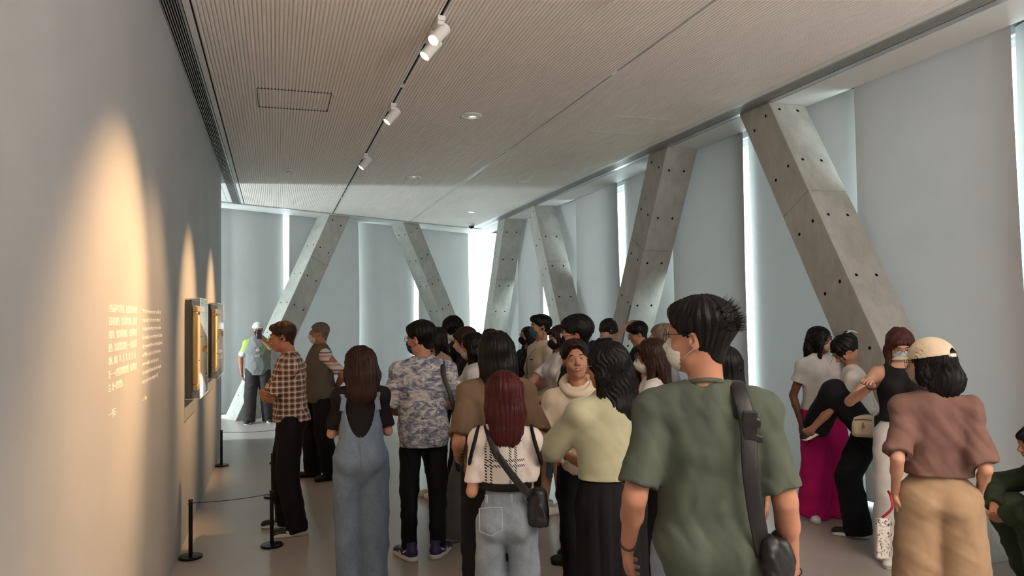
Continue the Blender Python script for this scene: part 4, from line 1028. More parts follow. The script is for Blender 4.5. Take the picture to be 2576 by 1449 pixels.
        if lace is not None:
            m = MB()
            for i in range(6):
                y = .035+.018*i; z = .088-.006*i-.0009*i*i; w_ = .026-.001*i; m.tube([q(-w_, y, z-.012), q(-.008, y+.004, z+.002), q(w_*.6, y+.006, z-.001), q(w_, y+.008, z-.012)], .0026*k, 5)
            m.obj('laces', lace, up, smooth='all')
        return up
    def shoes(s, mat, sole, **kw):
        for sd in ('l', 'r'): s.shoe(sd, mat, sole, **kw)
    def world(s, p):
        q = rotz(s.rz)@np.array(p, float)+s.loc; return q
def strap_obj(name, pts, wdt, thick, mat, parent, nrm):
    return MB().tube(pts, wdt, 10, flat=thick/wdt, flatdir=nrm).obj(name, mat, parent, smooth='all')
def place(p, o):
    """put an object modelled in a person's space where that person stands"""
    o.location = p.root.location; o.rotation_euler = p.root.rotation_euler
    return o
# ---------------------------------------------------------------- materials of the people
def mat_skin(name, a, b):
    n = NT(name); v = n.obj(); f = n.noise(v, 14, 4); g = n.noise(v, 260, 3)
    n.bsdf(n.ramp(f, [(.3, a), (.7, b)]), .52, g, .12, .001, **{'Subsurface Weight': .06, 'Subsurface Radius': (.02, .008, .004), 'Specular IOR Level': .4}); return n.m
SK = mat_skin('skin warm', srgb(166, 116, 92), srgb(180, 130, 105)); SK_L = mat_skin('skin light', srgb(184, 136, 112), srgb(196, 149, 125)); SK_D = mat_skin('skin deep', srgb(104, 66, 48), srgb(118, 77, 58)); SK_T = mat_skin('skin tan', srgb(160, 104, 78), srgb(174, 118, 90))
def mat_hair(name, a, b, rough=.42):
    n = NT(name); f = n.noise(n.obj((90, 90, 5)), 1.6, 4, .6, .6); g = n.noise(n.obj((230, 230, 9)), 1.5, 3); l = n.noise(n.obj(), 6, 2)
    n.bsdf(n.ramp(n.math('ADD', n.math('MULTIPLY', f, .7), n.math('MULTIPLY', l, .3)), [(.35, a), (.65, b)]), rough, g, .45, .003, **{'Specular IOR Level': .18}); return n.m
MH = dict(black=mat_hair('black hair', srgb(9, 8, 8), srgb(20, 17, 16)), brown=mat_hair('brown hair', srgb(30, 18, 14), srgb(60, 36, 28)), red=mat_hair('dark red hair', srgb(44, 13, 13), srgb(78, 26, 24)),
          dbrown=mat_hair('dark brown hair', srgb(20, 14, 12), srgb(38, 26, 22)), grey=mat_hair('greying hair', srgb(70, 60, 52), srgb(140, 122, 106)), auburn=mat_hair('auburn hair', srgb(48, 26, 22), srgb(84, 48, 40)), sbrown=mat_hair('short brown hair', srgb(40, 24, 18), srgb(70, 42, 30)))
def fabric(name, col, rough=.85, var=.08, weave=420, bs=.25, fuzz=0.0):
    if name in _mc: return _mc[name]
    n = NT(name); v = n.obj(); f = n.noise(v, 9, 3); g = n.noise(v, weave, 2)
    c1 = tuple(c*(1-var) for c in col[:3])+(1,); c2 = tuple(min(1, c*(1+var)) for c in col[:3])+(1,)
    n.bsdf(n.ramp(f, [(.3, c1), (.7, c2)]), rough, g, bs, .0012, **{'Sheen Weight': fuzz, 'Specular IOR Level': .25}); _mc[name] = n.m; return n.m
def denim(name, a, b):
    n = NT(name); f = n.noise(n.obj((1, 1, .5)), 9, 5, .6, .5); g = n.noise(n.obj((1, 1, .25)), 520, 2); w_ = n.noise(n.obj((60, 60, 260)), 1.5, 2)
    n.bsdf(n.mix(.18, n.ramp(f, [(.3, a), (.7, b)]), n.ramp(g, [(.35, a), (.65, srgb(205, 215, 225))])), .85, w_, .25, .001, **{'Specular IOR Level': .25}); return n.m
M_lensg = mat_glass('spectacle lens', (.97, .98, .98, 1))
def stripes(n, coord, period, lo, hi, soft=.0):
    f = n.math('FRACT', n.math('DIVIDE', coord, period)); return n.math('MULTIPLY', n.math('GREATER_THAN', f, lo), n.math('LESS_THAN', f, hi))
def xyz(n):
    s = n.n('SeparateXYZ', Vector=n.obj()); return s.outputs
def mat_plaid():
    n = NT('checked shirt cloth'); o = xyz(n); nn_ = n.n('SeparateXYZ', Vector=n.n('TexCoord').outputs['Normal']).outputs; st = n.math('GREATER_THAN', n.math('ABSOLUTE', nn_[0]), n.math('ABSOLUTE', nn_[1])); u = n.math('ADD', n.math('MULTIPLY', st, o[1]), n.math('MULTIPLY', n.math('SUBTRACT', 1.0, st), o[0])); z = o[2]; c = srgb(118, 84, 70)
    for (co, p, a, b, col, w_) in ((z, .046, .0, .34, srgb(206, 186, 170), .55), (u, .046, .0, .34, srgb(206, 186, 170), .55), (z, .046, .55, .80, srgb(48, 30, 26), .6), (u, .046, .55, .80, srgb(48, 30, 26), .6), (z, .023, .0, .10, srgb(170, 120, 96), .6), (u, .046, .12, .20, srgb(240, 230, 218), .8), (z, .046, .12, .20, srgb(240, 230, 218), .8)):
        c = n.mix(n.math('MULTIPLY', stripes(n, co, p, a, b), w_), c, col)
    n.bsdf(c, .85, n.noise(n.obj(), 420, 2), .2, .001); return n.m
def mat_wave():
    n = NT('printed blue grey shirt cloth'); v = n.obj((1, 1, 1.7)); f = n.noise(v, 11, 6, .66, 1.3); g = n.noise(n.obj((1, 1, 3)), 18, 4, .6, 2.4)
    c = n.ramp(f, [(.40, srgb(40, 50, 84)), (.47, srgb(86, 98, 130)), (.52, srgb(170, 172, 180)), (.60, srgb(218, 212, 202))])
    c = n.mix(.35, c, n.ramp(g, [(.42, srgb(92, 98, 118)), (.58, srgb(220, 212, 200))]))
    n.bsdf(c, .85, n.noise(n.obj(), 420, 2), .2, .001); return n.m
def mat_hound():
    n = NT('white knit with dark broken check'); o = xyz(n); u = n.math('ADD', o[0], .015); z = o[2]
    dg = stripes(n, n.math('ADD', n.math('ADD', o[0], o[1]), z), .0125, .0, .52)
    m = None
    for co, off in ((u, 0), (z, .02)):
        c_ = n.math('ADD', co, off)
        for a, b in ((.30, .40), (.52, .62)):
            q = stripes(n, c_, .115, a, b); m = q if m is None else n.math('MAXIMUM', m, q)
    c = n.mix(n.math('MULTIPLY', m, dg), srgb(214, 208, 200), srgb(24, 22, 30)); n.bsdf(c, .9, n.noise(n.obj(), 260, 2), .5, .002); return n.m
def mat_bands(name, base, bands, period, axis=2):
    n = NT(name); o = xyz(n); c = base
    for a, b, col in bands: c = n.mix(stripes(n, o[axis], period, a, b), c, col)
    n.bsdf(c, .85, n.noise(n.obj(), 420, 2), .2, .001); return n.m
# ================================================================== the visitors
BLK = fabric('black cotton', srgb(24, 23, 24)); BLKP = fabric('black trouser cloth', srgb(21, 21, 24)); WHT = fabric('white cotton', srgb(214, 210, 206)); CREAM = fabric('cream cotton', srgb(212, 196, 172))
W_SOLE = plain('white rubber', srgb(222, 218, 210), .5); W_SHOE = plain('white leather', srgb(226, 224, 220), .45); B_SHOE = plain('black shoe', srgb(22, 22, 23), .5); LACE = fabric('white lace', srgb(220, 216, 210))
M_mw = fabric('pale face mask', srgb(206, 208, 198)); M_mk = fabric('black face mask', srgb(18, 18, 20)); M_mg = fabric('teal face mask', srgb(58, 104, 106)); M_mb = fabric('blue face mask', srgb(36, 52, 92)); M_ml = fabric('light blue face mask', srgb(176, 196, 208)); M_mp = fabric('pinkish face mask', srgb(196, 166, 158))
LOOP = fabric('mask loop', srgb(190, 190, 186))
G_MET = plain('glasses metal', srgb(120, 116, 112), .25, .9); G_GOLD = plain('gold glasses', srgb(190, 150, 90), .25, .9); G_WHT = plain('white glasses frame', srgb(230, 226, 220), .3); G_BLK = plain('dark glasses', srgb(30, 26, 26), .3)
OLIVE = fabric('grey green cotton', srgb(76, 84, 73)); BROWN = fabric('dusty brown cotton', srgb(112, 84, 76)); KHAKI = fabric('khaki cotton', srgb(160, 134, 106)); MAG = fabric('magenta cloth', srgb(184, 20, 100)); SAGE = fabric('cream green knit', srgb(176, 174, 144), fuzz=.3)
TAN = fabric('tan cotton', srgb(108, 88, 70)); NAVY = fabric('navy cotton', srgb(28, 34, 58)); OLP = fabric('dark olive trousers', srgb(52, 52, 40)); GRP = fabric('grey washed trousers', srgb(112, 112, 110)); DGREEN = fabric('dark green cloth', srgb(44, 54, 36)); BEIGE = fabric('beige canvas', srgb(204, 188, 162)); PINKB = fabric('pale pink beige cotton', srgb(196, 168, 150))
DEN_P = denim('faded blue denim', srgb(84, 102, 124), srgb(116, 134, 156)); DEN_L = denim('pale grey blue denim', srgb(112, 124, 136), srgb(148, 160, 170)); DEN_D = denim('mid blue denim', srgb(46, 66, 88), srgb(74, 98, 122))
BAGB = plain('black nylon', srgb(17, 17, 18), .5, 0, .3, 40); BAGL = plain('black leather', srgb(16, 15, 16), .38, 0, .3, 120)
def phone(p, c, d, w, mat, label, size=(.036, .075, .0045)):
    """c centre, d long direction, w width direction in the person's space"""
    d = unit(np.array(d, float)); w = np.array(w, float); w = unit(w-d*(w@d)); n = np.cross(w, d); F = Field(); Rm = np.stack([w, d, n], 1)
    F.box(c, size, .0042, .001, Rm); r = empty('phone', (0, 0, 0), 0, label, 'phone'); place(p, r); to_obj('phone_body', F.mesh(.0035), mat, r)
    q = np.array(c, float)-n*size[2]; o = MB()
    for a, b in ((-.55, .86), (-.55, .68), (-.2, .86)): o.cyl(q+w*size[0]*a+d*size[1]*b, q+w*size[0]*a+d*size[1]*b-n*.0015, .005, n=10)
    m = o.obj('camera_lens', plain('lens black', srgb(8, 8, 10), .1), r); m['kind'] = 'stuff'; return r
def A(hand=None, pole=(0, -1, -.2), **k): return dict(hand=hand, pole=pole, **k)

# ---- man in front, grey green T-shirt
p = Person(1.395, 2.19, -26, 'man nearest the camera in a grey green T-shirt, seen from behind, white face mask', 1.79, 'm', lean=(2, 0), head=(66, -2, 0), build=.92, skin=SK,
           arms={'l': A((-.275, .08, .93), (-.12, -1, 0), curl=.5), 'r': A((.275, .06, .875), (.12, -1, 0), fine=True, curl=.6)})
p.body(torso=.93); p.hair('short', MH['black'], t=.024, front=.008, g=.0045); p.wisps(MH['black'], 320, zone=((-.8, .8), (-1, -.45), (.05, .8)), ln=(.02, .058), spread=.22, r=.0008)
p.wisps(MH['black'], 60, zone=((-.5, .5), (.3, 1), (.5, .9)), ln=(.01, .03), spread=.3, seed=9)
p.top(OLIVE, e=.026, hem=.13, sleeve=.86, sr=(.046, .066), seed=4, fold=.0045, neck=.004, g=.0075, flare=.012); p.pants(denim('washed blue denim', srgb(92, 108, 128), srgb(128, 142, 158)))
p.mask(M_mw, LOOP); p.glasses(G_BLK); p.shoes(B_SHOE, W_SOLE)
w_ = p.arm['l']; MB().tube([w_['wr']-w_['fd']*.02+(w_['pn']*math.cos(t)*.024+np.cross(w_['pn'], w_['fd'])*math.sin(t)*.028)*1.05 for t in np.linspace(0, 2*PI, 21)[:-1]], .007, 8, closed=True).obj('watch_strap', plain('brown leather', srgb(70, 44, 30), .5), p.root, smooth='all')
w_ = p.arm['r']; MB().tube([w_['wr']+w_['fd']*.01+(w_['pn']*math.cos(t)*.026+np.cross(w_['pn'], w_['fd'])*math.sin(t)*.031)*1.15+V(0, 0, .004*math.sin(t)) for t in np.linspace(0, 2*PI, 21)[:-1]], .0022, 6, closed=True).obj('bracelet', BLK, p.root, smooth='all')
b = place(p, empty('sling_bag', label='black nylon sling bag on the wide strap over the green T-shirt shoulder', category='bag'))
sh = p.shr; pts = [sh+V(-.045, .11, -.10), sh+V(-.075, .080, .060), sh+V(-.08, .0, .090), sh+V(-.078, -.082, .055), sh+V(-.065, -.128, -.04), V(.112, -.150, 1.25), V(.128, -.150, 1.10), V(.15, -.135, .98)]
nr = [(0, .5, 1), (0, .3, 1), (0, -.2, 1), (0, -.7, .8), (0, -1, .2), (0, -1, 0), (0, -1, 0), (.3, -1, 0)]
from mathutils import geometry as _g
def smooth_path(pts, n=6):
    P_ = [np.array(q, float) for q in pts]; out = []
    for i in range(len(P_)-1):
        a = P_[max(i-1, 0)]; b_ = P_[i]; c = P_[i+1]; d = P_[min(i+2, len(P_)-1)]
        for j in range(n):
            t = j/n; out.append(.5*((2*b_)+(c-a)*t+(2*a-5*b_+4*c-d)*t*t+(-a+3*b_-3*c+d)*t**3))
    out.append(P_[-1]); return out
def strap(b, pts, nr, wdt, th, mat, name='strap', n=6):
    Q = smooth_path(pts, n); N_ = smooth_path(nr, n); return MB().tube(Q, wdt, 12, flat=th/wdt, flatdir=[tuple(unit(q)) for q in N_]).obj(name, mat, b, smooth='all')
strap(b, pts, nr, .026, .0035, BAGB)
F = Field(); F.box(pts[3]+V(.0, -.006, -.045), (.028, .007, .034), .005, .003); F.box(pts[4]+V(.006, -.008, .0), (.024, .007, .05), .005, .003); F.box(pts[4]+V(.01, -.008, .01), (.030, .008, .014), .005, .003); F.box(pts[4]+V(.014, -.008, -.04), (.031, .008, .012), .005, .003)
to_obj('buckle', F.mesh(.004), BAGL, b)
F = Field(); F.cap(V(.165, -.14, .99), V(.215, -.07, .94), .045, .05, .03, .6, (1, 0, 0)); F.cap(V(.215, -.07, .94), V(.235, .06, .95), .05, .04, .03, .6, (1, 0, 0)); F.cap(V(.175, -.14, .93), V(.23, -.04, .89), .03, .035, .03, .6, (1, 0, 0))
F.disp(wob(5, .006, [(60, 50, 20, 1, 1.5), (30, 90, 60, .6, 1)])); to_obj('pouch', F.mesh(.006), BAGB, b)

# ---- woman in a beige cap and brown T-shirt
p = Person(2.985, 2.73, -42, 'woman in a beige cap, dusty brown T-shirt and khaki trousers, seen from behind', 1.61, 'f', head=(64, 4, 0), build=.84, skin=SK_L,
           arms={'l': A((-.185, -.02, .865), (-.1, -1, 0), fine=True, curl=.75, dir=(.1, .15, -1)), 'r': A((.18, .10, .88), (.1, -1, 0))}, feet={'l': (-.10, .02, 6), 'r': (.11, 0, -6)})
p.body(); p.hair('long', MH['black'], length=.105, t=.008, width=.98, wave=1.0, capcut=.05); p.wisps(MH['black'], 70, zone=((-1, 1), (-1, -.1), (-.9, -.1)), ln=(.02, .06), spread=.3, droop=.6); p.cap(BEIGE, WHT); p.glasses(G_MET); p.mask(fabric('tan face mask', srgb(170, 150, 130)))
p.top(BROWN, e=.026, hem=-.085, sleeve=.90, sr=(.048, .064), seed=11, fold=.0055, g=.0085, dirs=[(36, 12, 14, 1, 1.4), (18, 8, 26, .8, 1.4), (70, 20, 14, .4, 1.5)], flare=-.002)
p.pants(KHAKI, r=(.070, .066, .058), waist=.115, seed=8, fold=.0042, seat=1.02, e=.006, g=.009); p.shoes(W_SHOE, W_SOLE)
w_ = p.arm['l']; c = w_['wr']+w_['fd']*.085+w_['pn']*.022
phone(p, c+V(.006, .015, .03), (.12, .35, -1), (.3, 1, .3), plain('brown phone case', srgb(118, 78, 52), .4), 'brown phone held in the hand of the woman in the beige cap')
b = place(p, empty('wrist_pouch', label='pale patterned pouch hanging on a red wrist strap beside khaki trousers', category='pouch'))
F = Field(); Rb = rotz(.5)@rotx(.06); c = V(-.245, -.055, .655); F.box(c, (.034, .010, .098), .005, .002, Rb); n_ = NT('speckled pale vinyl'); f_ = n_.noise(n_.obj(), 60, 3, .6, 1); n_.bsdf(n_.ramp(f_, [(.40, srgb(60, 56, 54)), (.46, srgb(196, 190, 182)), (.8, srgb(214, 210, 204))]), .4)
to_obj('pouch', F.mesh(.0042), n_.m, b); strap(b, [w_['wr']+V(-.03, 0, .01), w_['wr']+V(-.02, -.035, -.01), w_['wr']+V(-.018, -.05, -.06), c+V(0, -.005, .10)], [(0, -1, 0)]*4, .006, .0015, plain('red strap', srgb(150, 26, 30), .5), 'wrist_strap')
for zz in (.07, .02, -.05): MB().tube([c+Rb@V(.0345, -.008, zz-.006), c+Rb@V(.038, -.008, zz), c+Rb@V(.0345, -.008, zz+.006)], .0022, 6).obj('zip_pull', G_MET, b, smooth='all')

# ---- woman with dark red hair and checked knit vest
p = Person(1.035, 3.35, -20, 'woman with long dark red hair, checked white knit vest and pale jeans', 1.475, 'f', head=(14, 2, 0), build=.80, skin=SK_L,
           arms={'l': A((-.13, .20, .98), (-.15, -1, -.3), show=False), 'r': A((.08, .22, .96), (.1, -1, -.3), show=False)})
p.body(torso=.95); p.hair('long', MH['red'], length=.185, t=.014, width=1.08, front=.004, g=.0055)
p.top(fabric('white gauze blouse', srgb(226, 216, 208)), e=.006, hem=-.16, sleeve=1.97, sr=(.044, .062), seed=13, fold=.005, name='blouse', puff=.012, g=.0085)
v_ = p.top(mat_hound(), e=.026, hem=-.135, sleeve=0, seed=14, fold=.0014, g=.008, name='knit_vest', collar=False, flare=.004)
wv = p.P+p.u*.148; ww = .076*1.475*.8+.030; pts = [wv+p.r*ww*math.cos(t)+p.f*ww*.75*math.sin(t) for t in np.linspace(0, 2*PI, 41)[:-1]]
MB().tube(pts, .019, 10, closed=True, flat=.28, flatdir=[tuple(q-wv) for q in pts]).obj('rib_hem', BLK, v_, smooth='all')
for a_, sg in ((p.arm['l'], -1), (p.arm['r'], 1)):
    c = a_['sh']+p.r*sg*.026-p.u*.035; pts = [c+p.u*.080*math.cos(t)+p.f*.064*math.sin(t)-p.r*sg*.022*math.cos(t) for t in np.linspace(0, 2*PI, 31)[:-1]]
    MB().tube(pts, .018, 10, closed=True, flat=.5, flatdir=(float(p.r[0]), float(p.r[1]), float(p.r[2]))).obj('armhole_rib', BLK, v_, smooth='all')
j_ = p.pants(DEN_L, r=(.054, .050, .052), waist=.135, seed=21, fold=.0035, seat=1.06, g=.0085)
def patch(o, c, R_, hw, hh, mat, name='pocket', pts=None):
    pr = [(-hw, hh), (hw, hh), (hw, -hh*.62), (0, -hh), (-hw, -hh*.62)]; F = Field(); v = [c+R_@V(x, 0, z) for x, z in pr]
    m = MB().tube(v+[v[0]], .0022, 6); return m.obj(name, mat, o, smooth='all')
for x, zz in ((-.045, 0), ): patch(j_, p.P+V(x-.02, -.128, .005), rotz(.18)@rotx(-.1), .052, .062, denim('pocket seam', srgb(150, 162, 172), srgb(176, 188, 196)), 'back_pocket')
for x in (-.085, .03): MB().bbox(x-.006, x+.006, -.124, -.114, .895, .935, .002).obj('belt_loop', DEN_L, j_)
p.shoes(W_SHOE, W_SOLE)
b = place(p, empty('bucket_bag', label='small black bucket bag at the hip of the woman with dark red hair', category='bag'))
F = Field(); c = V(.150, -.055, .86); F.cap(c+V(0, 0, .05), c-V(0, 0, .045), .050, .064, .02, .8, (1, .2, 0)); F.cut(c+V(0, 0, .085), (0, .1, 1), .004); F.cut(c-V(0, 0, .085), (0, 0, -1), .015); F.disp(wob(2, .0028, [(60, 60, 20, 1, 1), (20, 30, 90, .6, 1)]))
to_obj('bag_body', F.mesh(.0052), BAGL, b); q = p.shl
strap(b, [q+V(.035, .06, .02), q+V(.035, .0, .062), q+V(.05, -.055, .03), q+V(.085, -.095, -.06), V(-.02, -.130, 1.10), V(.055, -.135, 1.00), V(.105, -.12, .945), c+V(-.01, -.02, .08)], [(0, .5, 1), (0, 0, 1), (0, -.8, .6), (0, -1, .2), (0, -1, 0), (0, -1, 0), (.3, -1, 0), (.5, -1, 0)], .017, .003, BAGL)
MB().tube([V(.09, -.13, .93), V(.095, -.137, .915), V(.10, -.135, .90), V(.108, -.13, .895)], .0022, 6).obj('clasp', G_MET, b, smooth='all')

# ---- woman in cream green sweater
p = Person(1.55, 3.29, 2, 'woman in a cream green sweater and long black skirt, wavy black hair, back to us', 1.615, 'f', head=(50, 6, 0), skin=SK,
           arms={'l': A((-.03, .235, 1.19), (-1, -.25, -.55), show=False), 'r': A((.12, .2, 1.0), (.5, -1, -.6), show=False)}, build=1.04)
p.body(); p.hair('long', MH['black'], length=.22, t=.020, width=1.16, wave=1.8, seed=4, g=.0055); p.wisps(MH['black'], 50, zone=((-1, 1), (-1, 0), (-1, -.3)), ln=(.05, .12), spread=.3, droop=.9, seed=6, r=.0008); p.glasses(G_WHT)
p.top(SAGE, e=.022, hem=-.075, sleeve=1.95, sr=(.048, .058), seed=31, fold=.0052, dirs=[(20, 14, 12, .8, 1.2), (12, 4, 20, 1, 1.4), (44, 18, 26, .3, 1.4)], g=.008, flare=.006); p.skirt(BLKP, .10, r1=.19, pleats=15, amp=.008); p.shoes(B_SHOE, B_SHOE)

# ---- woman in tan T-shirt, long black hair
p = Person(1.17, 3.94, -8, 'woman with long black hair and tan T-shirt holding a black phone, behind the red-haired one', 1.665, 'f', head=(20, 4, 0), build=1.06, skin=SK,
           arms={'l': A((-.215, .085, .98), (-.15, -1, 0), curl=.7), 'r': A((.215, .05, .93), (.15, -1, 0))})
p.body(); p.hair('long', MH['black'], length=.27, t=.022, width=1.18, seed=8, g=.006); p.top(TAN, e=.030, hem=.06, sleeve=.88, sr=(.046, .062), seed=41, fold=.005, g=.009); p.pants(BLKP, r=(.066, .066, .070), seed=9); p.shoes(W_SHOE, W_SOLE)
phone(p, p.arm['l']['wr']+p.arm['l']['fd']*.10+V(.012, .02, -.01), (.3, .6, -.8), (.2, 1, .4), BAGL, 'black phone in the lowered hand of the woman in tan')

# ---- woman in denim overalls
p = Person(0.54, 4.99, -8, 'woman in faded denim overalls over a black T-shirt, brown hair, seen from behind', 1.555, 'f', head=(22, 2, 0), build=.93, skin=SK_L,
           arms={'l': A((-.04, .215, 1.04), (-1, -.9, -.7), curl=.6), 'r': A((.02, .23, 1.00), (1, -.8, -.7))})
p.body(torso=.95); p.hair('long', MH['brown'], length=.20, t=.020, width=1.38, seed=12, g=.0055); p.wisps(MH['brown'], 50, zone=((-1, 1), (-1, 0), (-1, -.2)), ln=(.04, .1), spread=.3, droop=.9, seed=16); p.glasses(G_BLK)
p.top(BLK, e=.014, hem=-.05, sleeve=.82, sr=(.046, .052), seed=51, fold=.003)
F = Field(); p.torso_ops(F, .024, .02, .01, top=True); h = p.h
F.cap(p.P-p.r*.028*h, p.P+p.r*.028*h, .060*h+.014, .060*h+.014, .03, .98, p.f)
for sg in (-1, 1): F.ell(p.P-p.f*.034*h+p.r*sg*.038*h-V(0, 0, .03*h), V(.052, .048, .056)*h, .03)
for l in p.leg.values():
    d = unit(l['an']-l['kn']); en = l['an']+d*(.03*h); F.cap(l['hip'], l['kn'], .064*h, .060*h, .012); F.cap(l['kn'], l['an']+d*.06, .060*h, .056*h, .008, trim=(en, d), hollow=(.014, .03))
F.disp(wob(52, .0045, [(14, 14, 16, .8, 1.3), (34, 20, 8, .6, 1.3), (10, 6, 34, .5, 1.3)]))
F.ell(V(0, 0, 1.235), (.098, .6, .268), .004, None, 's'); F.cut(V(0, 0, 1.262), (0, 0, 1), .01)
for a_, sg in ((p.arm['l'], -1), (p.arm['r'], 1)): F.ell(a_['sh']+V(sg*.040, 0, -.075), (.058, .4, .155), .004, None, 's')
ov = to_obj('overalls', F.mesh(.0082), DEN_P, p.root)
for x, sg in ((p.shl, -1), (p.shr, 1)):
    a = x-p.r*sg*.038; MB().tube(smooth_path([a+V(sg*.016, -.088, -.09), a+V(sg*.006, -.072, -.025), a+V(0, -.03, .036), a+V(0, .04, .025), a+V(0, .10, -.10)]), .019, 10, flat=.22, flatdir=[tuple(unit(q)) for q in smooth_path([(0, -1, .2), (0, -1, .5), (0, -.3, 1), (0, .6, 1), (0, 1, .3)])]).obj('shoulder_strap', DEN_P, ov, smooth='all')
MB().tube([V(0, -.118, .985), V(0, -.130, .93), V(0, -.135, .86), V(.0, -.132, .78)], .0022, 6).obj('back_seam', DEN_P, ov, smooth='all'); p.shoes(W_SHOE, W_SOLE)

# ---- man in printed shirt, high top sneakers
p = Person(1.035, 5.38, -10, 'man in a printed blue and cream shirt, black jeans and purple high-top shoes', 1.71, 'm', head=(58, 3, 0), build=.98, skin=SK,
           arms={'l': A((-.16, .24, 1.02), (-.8, -1, -.3)), 'r': A((.18, .24, 1.06), (.8, -1, -.3))}, feet={'l': (-.115, -.02, 28), 'r': (.095, .0, -28)})
p.body(); p.hair('short', MH['black'], t=.024, front=.006, g=.0055); p.wisps(MH['black'], 60, zone=((-1, 1), (-1, 1), (0, 1)), ln=(.01, .02), spread=.4); p.mask(M_mb); p.glasses(G_MET)
s_ = p.top(mat_wave(), e=.028, hem=.13, sleeve=.90, sr=(.050, .068), seed=61, fold=.004, g=.0085, flare=.008); p.pants(BLKP, r=(.050, .037, .029), hem=.075, seed=62, fold=.0045)
PURP = plain('purple leather', srgb(52, 34, 92), .45); 
for sd in ('l', 'r'):
    u_ = p.shoe(sd, PURP, W_SOLE, kind='high', lace=plain('black lace', srgb(20, 20, 20), .7), g=.005)
    l = p.leg[sd]; R_ = rotz(l['yaw']); o0 = V(l['an'][0], l['an'][1], 0)
    for sg in (-1, 1):   # curved white mark and white toe panel
        pts = [o0+R_@V(sg*x, y, z) for x, y, z in ((.0455, .075, .045), (.0465, .045, .040), (.0445, .01, .050), (.0425, -.035, .072))]
        MB().tube(smooth_path(pts), [.003]+[.010]*6+[.008]*6+[.005]*6, 8, flat=.25, flatdir=tuple(R_@V(sg, 0, 0))).obj('curved_mark', W_SHOE, u_, smooth='all')
b = place(p, empty('shoulder_bag', label='black shoulder bag hanging at the right side of the printed shirt', category='bag'))
F = Field(); F.box(V(.262, -.01, .80), (.034, .135, .165), .03, .01, rotz(.0)); F.disp(wob(7, .006, FOLD_SOFT)); to_obj('bag_body', F.mesh(.0085), BAGB, b)
q = p.shr; strap(b, [V(.262, .10, .94), q+V(-.01, .10, -.08), q+V(-.035, .03, .062), q+V(-.035, -.05, .055), q+V(-.022, -.105, -.06), V(.205, -.13, 1.15), V(.25, -.10, .95)], [(1, 0, 0), (0, 1, .5), (0, .2, 1), (0, -.4, 1), (0, -1, .2), (.3, -1, 0), (1, -.4, 0)], .017, .003, BAGB)

# ---- man in checked shirt
p = Person(0.12, 6.42, 88, 'man in a brown checked shirt with folded arms, looking at the pictures', 1.725, 'm', lean=(1, 0), head=(-2, 6, 0), headoff=(0, .045), build=1.02, skin=SK_T,
           arms={'l': A((.10, .185, 1.165), (-.9, .35, -1), curl=.3, dir=(1, .1, .1), palm=(0, -1, 0)), 'r': A((-.10, .22, 1.16), (.9, .35, -1), curl=.35, fine=True, dir=(-1, -.2, -.15), palm=(0, -1, -.2))}, feet={'l': (-.13, -.045, 4), 'r': (.15, .045, -8)})
p.body(g_head=.0045); p.hair('short', MH['sbrown'], t=.016, front=.004, g=.005); p.eyes(); p.lips(); p.glasses(G_GOLD, sq=.75); p.earphone(-1, BAGL)
p.top(mat_plaid(), e=.026, hem=.035, sleeve=.84, sr=(.052, .062), seed=71, fold=.0038, g=.0085, flare=.006); p.pants(BLKP, r=(.062, .052, .046), seed=72, fold=.0042, belt=BAGL)
for sd in ('l', 'r'):
    u_ = p.shoe(sd, B_SHOE, W_SOLE, lace=LACE, g=.0052); l = p.leg[sd]; R_ = rotz(l['yaw']); o0 = V(l['an'][0], l['an'][1], 0)
    for sg in (-1, 1):
        pts = [o0+R_@V(sg*x, y, z) for x, y, z in ((.0465, .085, .048), (.0475, .06, .037), (.0465, .02, .047), (.0455, -.045, .073))]
        MB().tube(smooth_path(pts), [.002]+[.007]*6+[.007]*6+[.003]*6, 8, flat=.3, flatdir=tuple(R_@V(sg, 0, 0))).obj('curved_mark', W_SHOE, u_, smooth='all')

# ---- guard in brown grey vest
def lanyard(p, cz, col=(60, 50, 90), e=.038):
    f = p.f; L = MB(); c = p.C+f*(.066*p.h+e)+V(0, 0, cz)
    for sg in (-1, 1): L.tube(smooth_path([p.N+p.r*sg*.05-f*.01, p.S+p.r*sg*.062+f*.070, p.C+p.r*sg*.045+f*(.070*p.h+e*.8)+V(0, 0, .04), c+V(0, 0, .02)], 4), .0055, 6, flat=.3, flatdir=tuple(f))
    o = L.obj('lanyard', plain('violet ribbon', srgb(*col), .7), p.root, smooth='all')
    a = unit(f); MB().cyl(c, c+a*.006, .027, n=24).obj('round_badge', plain('white badge', srgb(228, 224, 214), .3), p.root)
    MB().cyl(c+a*.006, c+a*.0065, .013, n=20).obj('badge_emblem', plain('badge print', srgb(150, 140, 120), .4), p.root)
    F = Field(); Rb = np.stack([p.r, f, V(0, 0, 1)], 1); F.box(c+V(0, 0, -.10)+a*.002, (.036, .003, .026), .002, .001, Rb); to_obj('name_card', F.mesh(.0038), plain('card in sleeve', srgb(176, 172, 160), .25), p.root)
    for i in range(3): F = None; MB().tube([c+V(0, 0, -.09-.012*i)+a*.0062-p.r*.024, c+V(0, 0, -.09-.012*i)+a*.0062+p.r*(.02-.008*i)], .0018, 4).obj('card_line', plain('card print', srgb(70, 66, 60), .6), p.root)
STR = mat_bands('striped polo cloth', srgb(226, 220, 214), [(.0, .28, srgb(206, 160, 156)), (.45, .62, srgb(128, 118, 122))], .095)
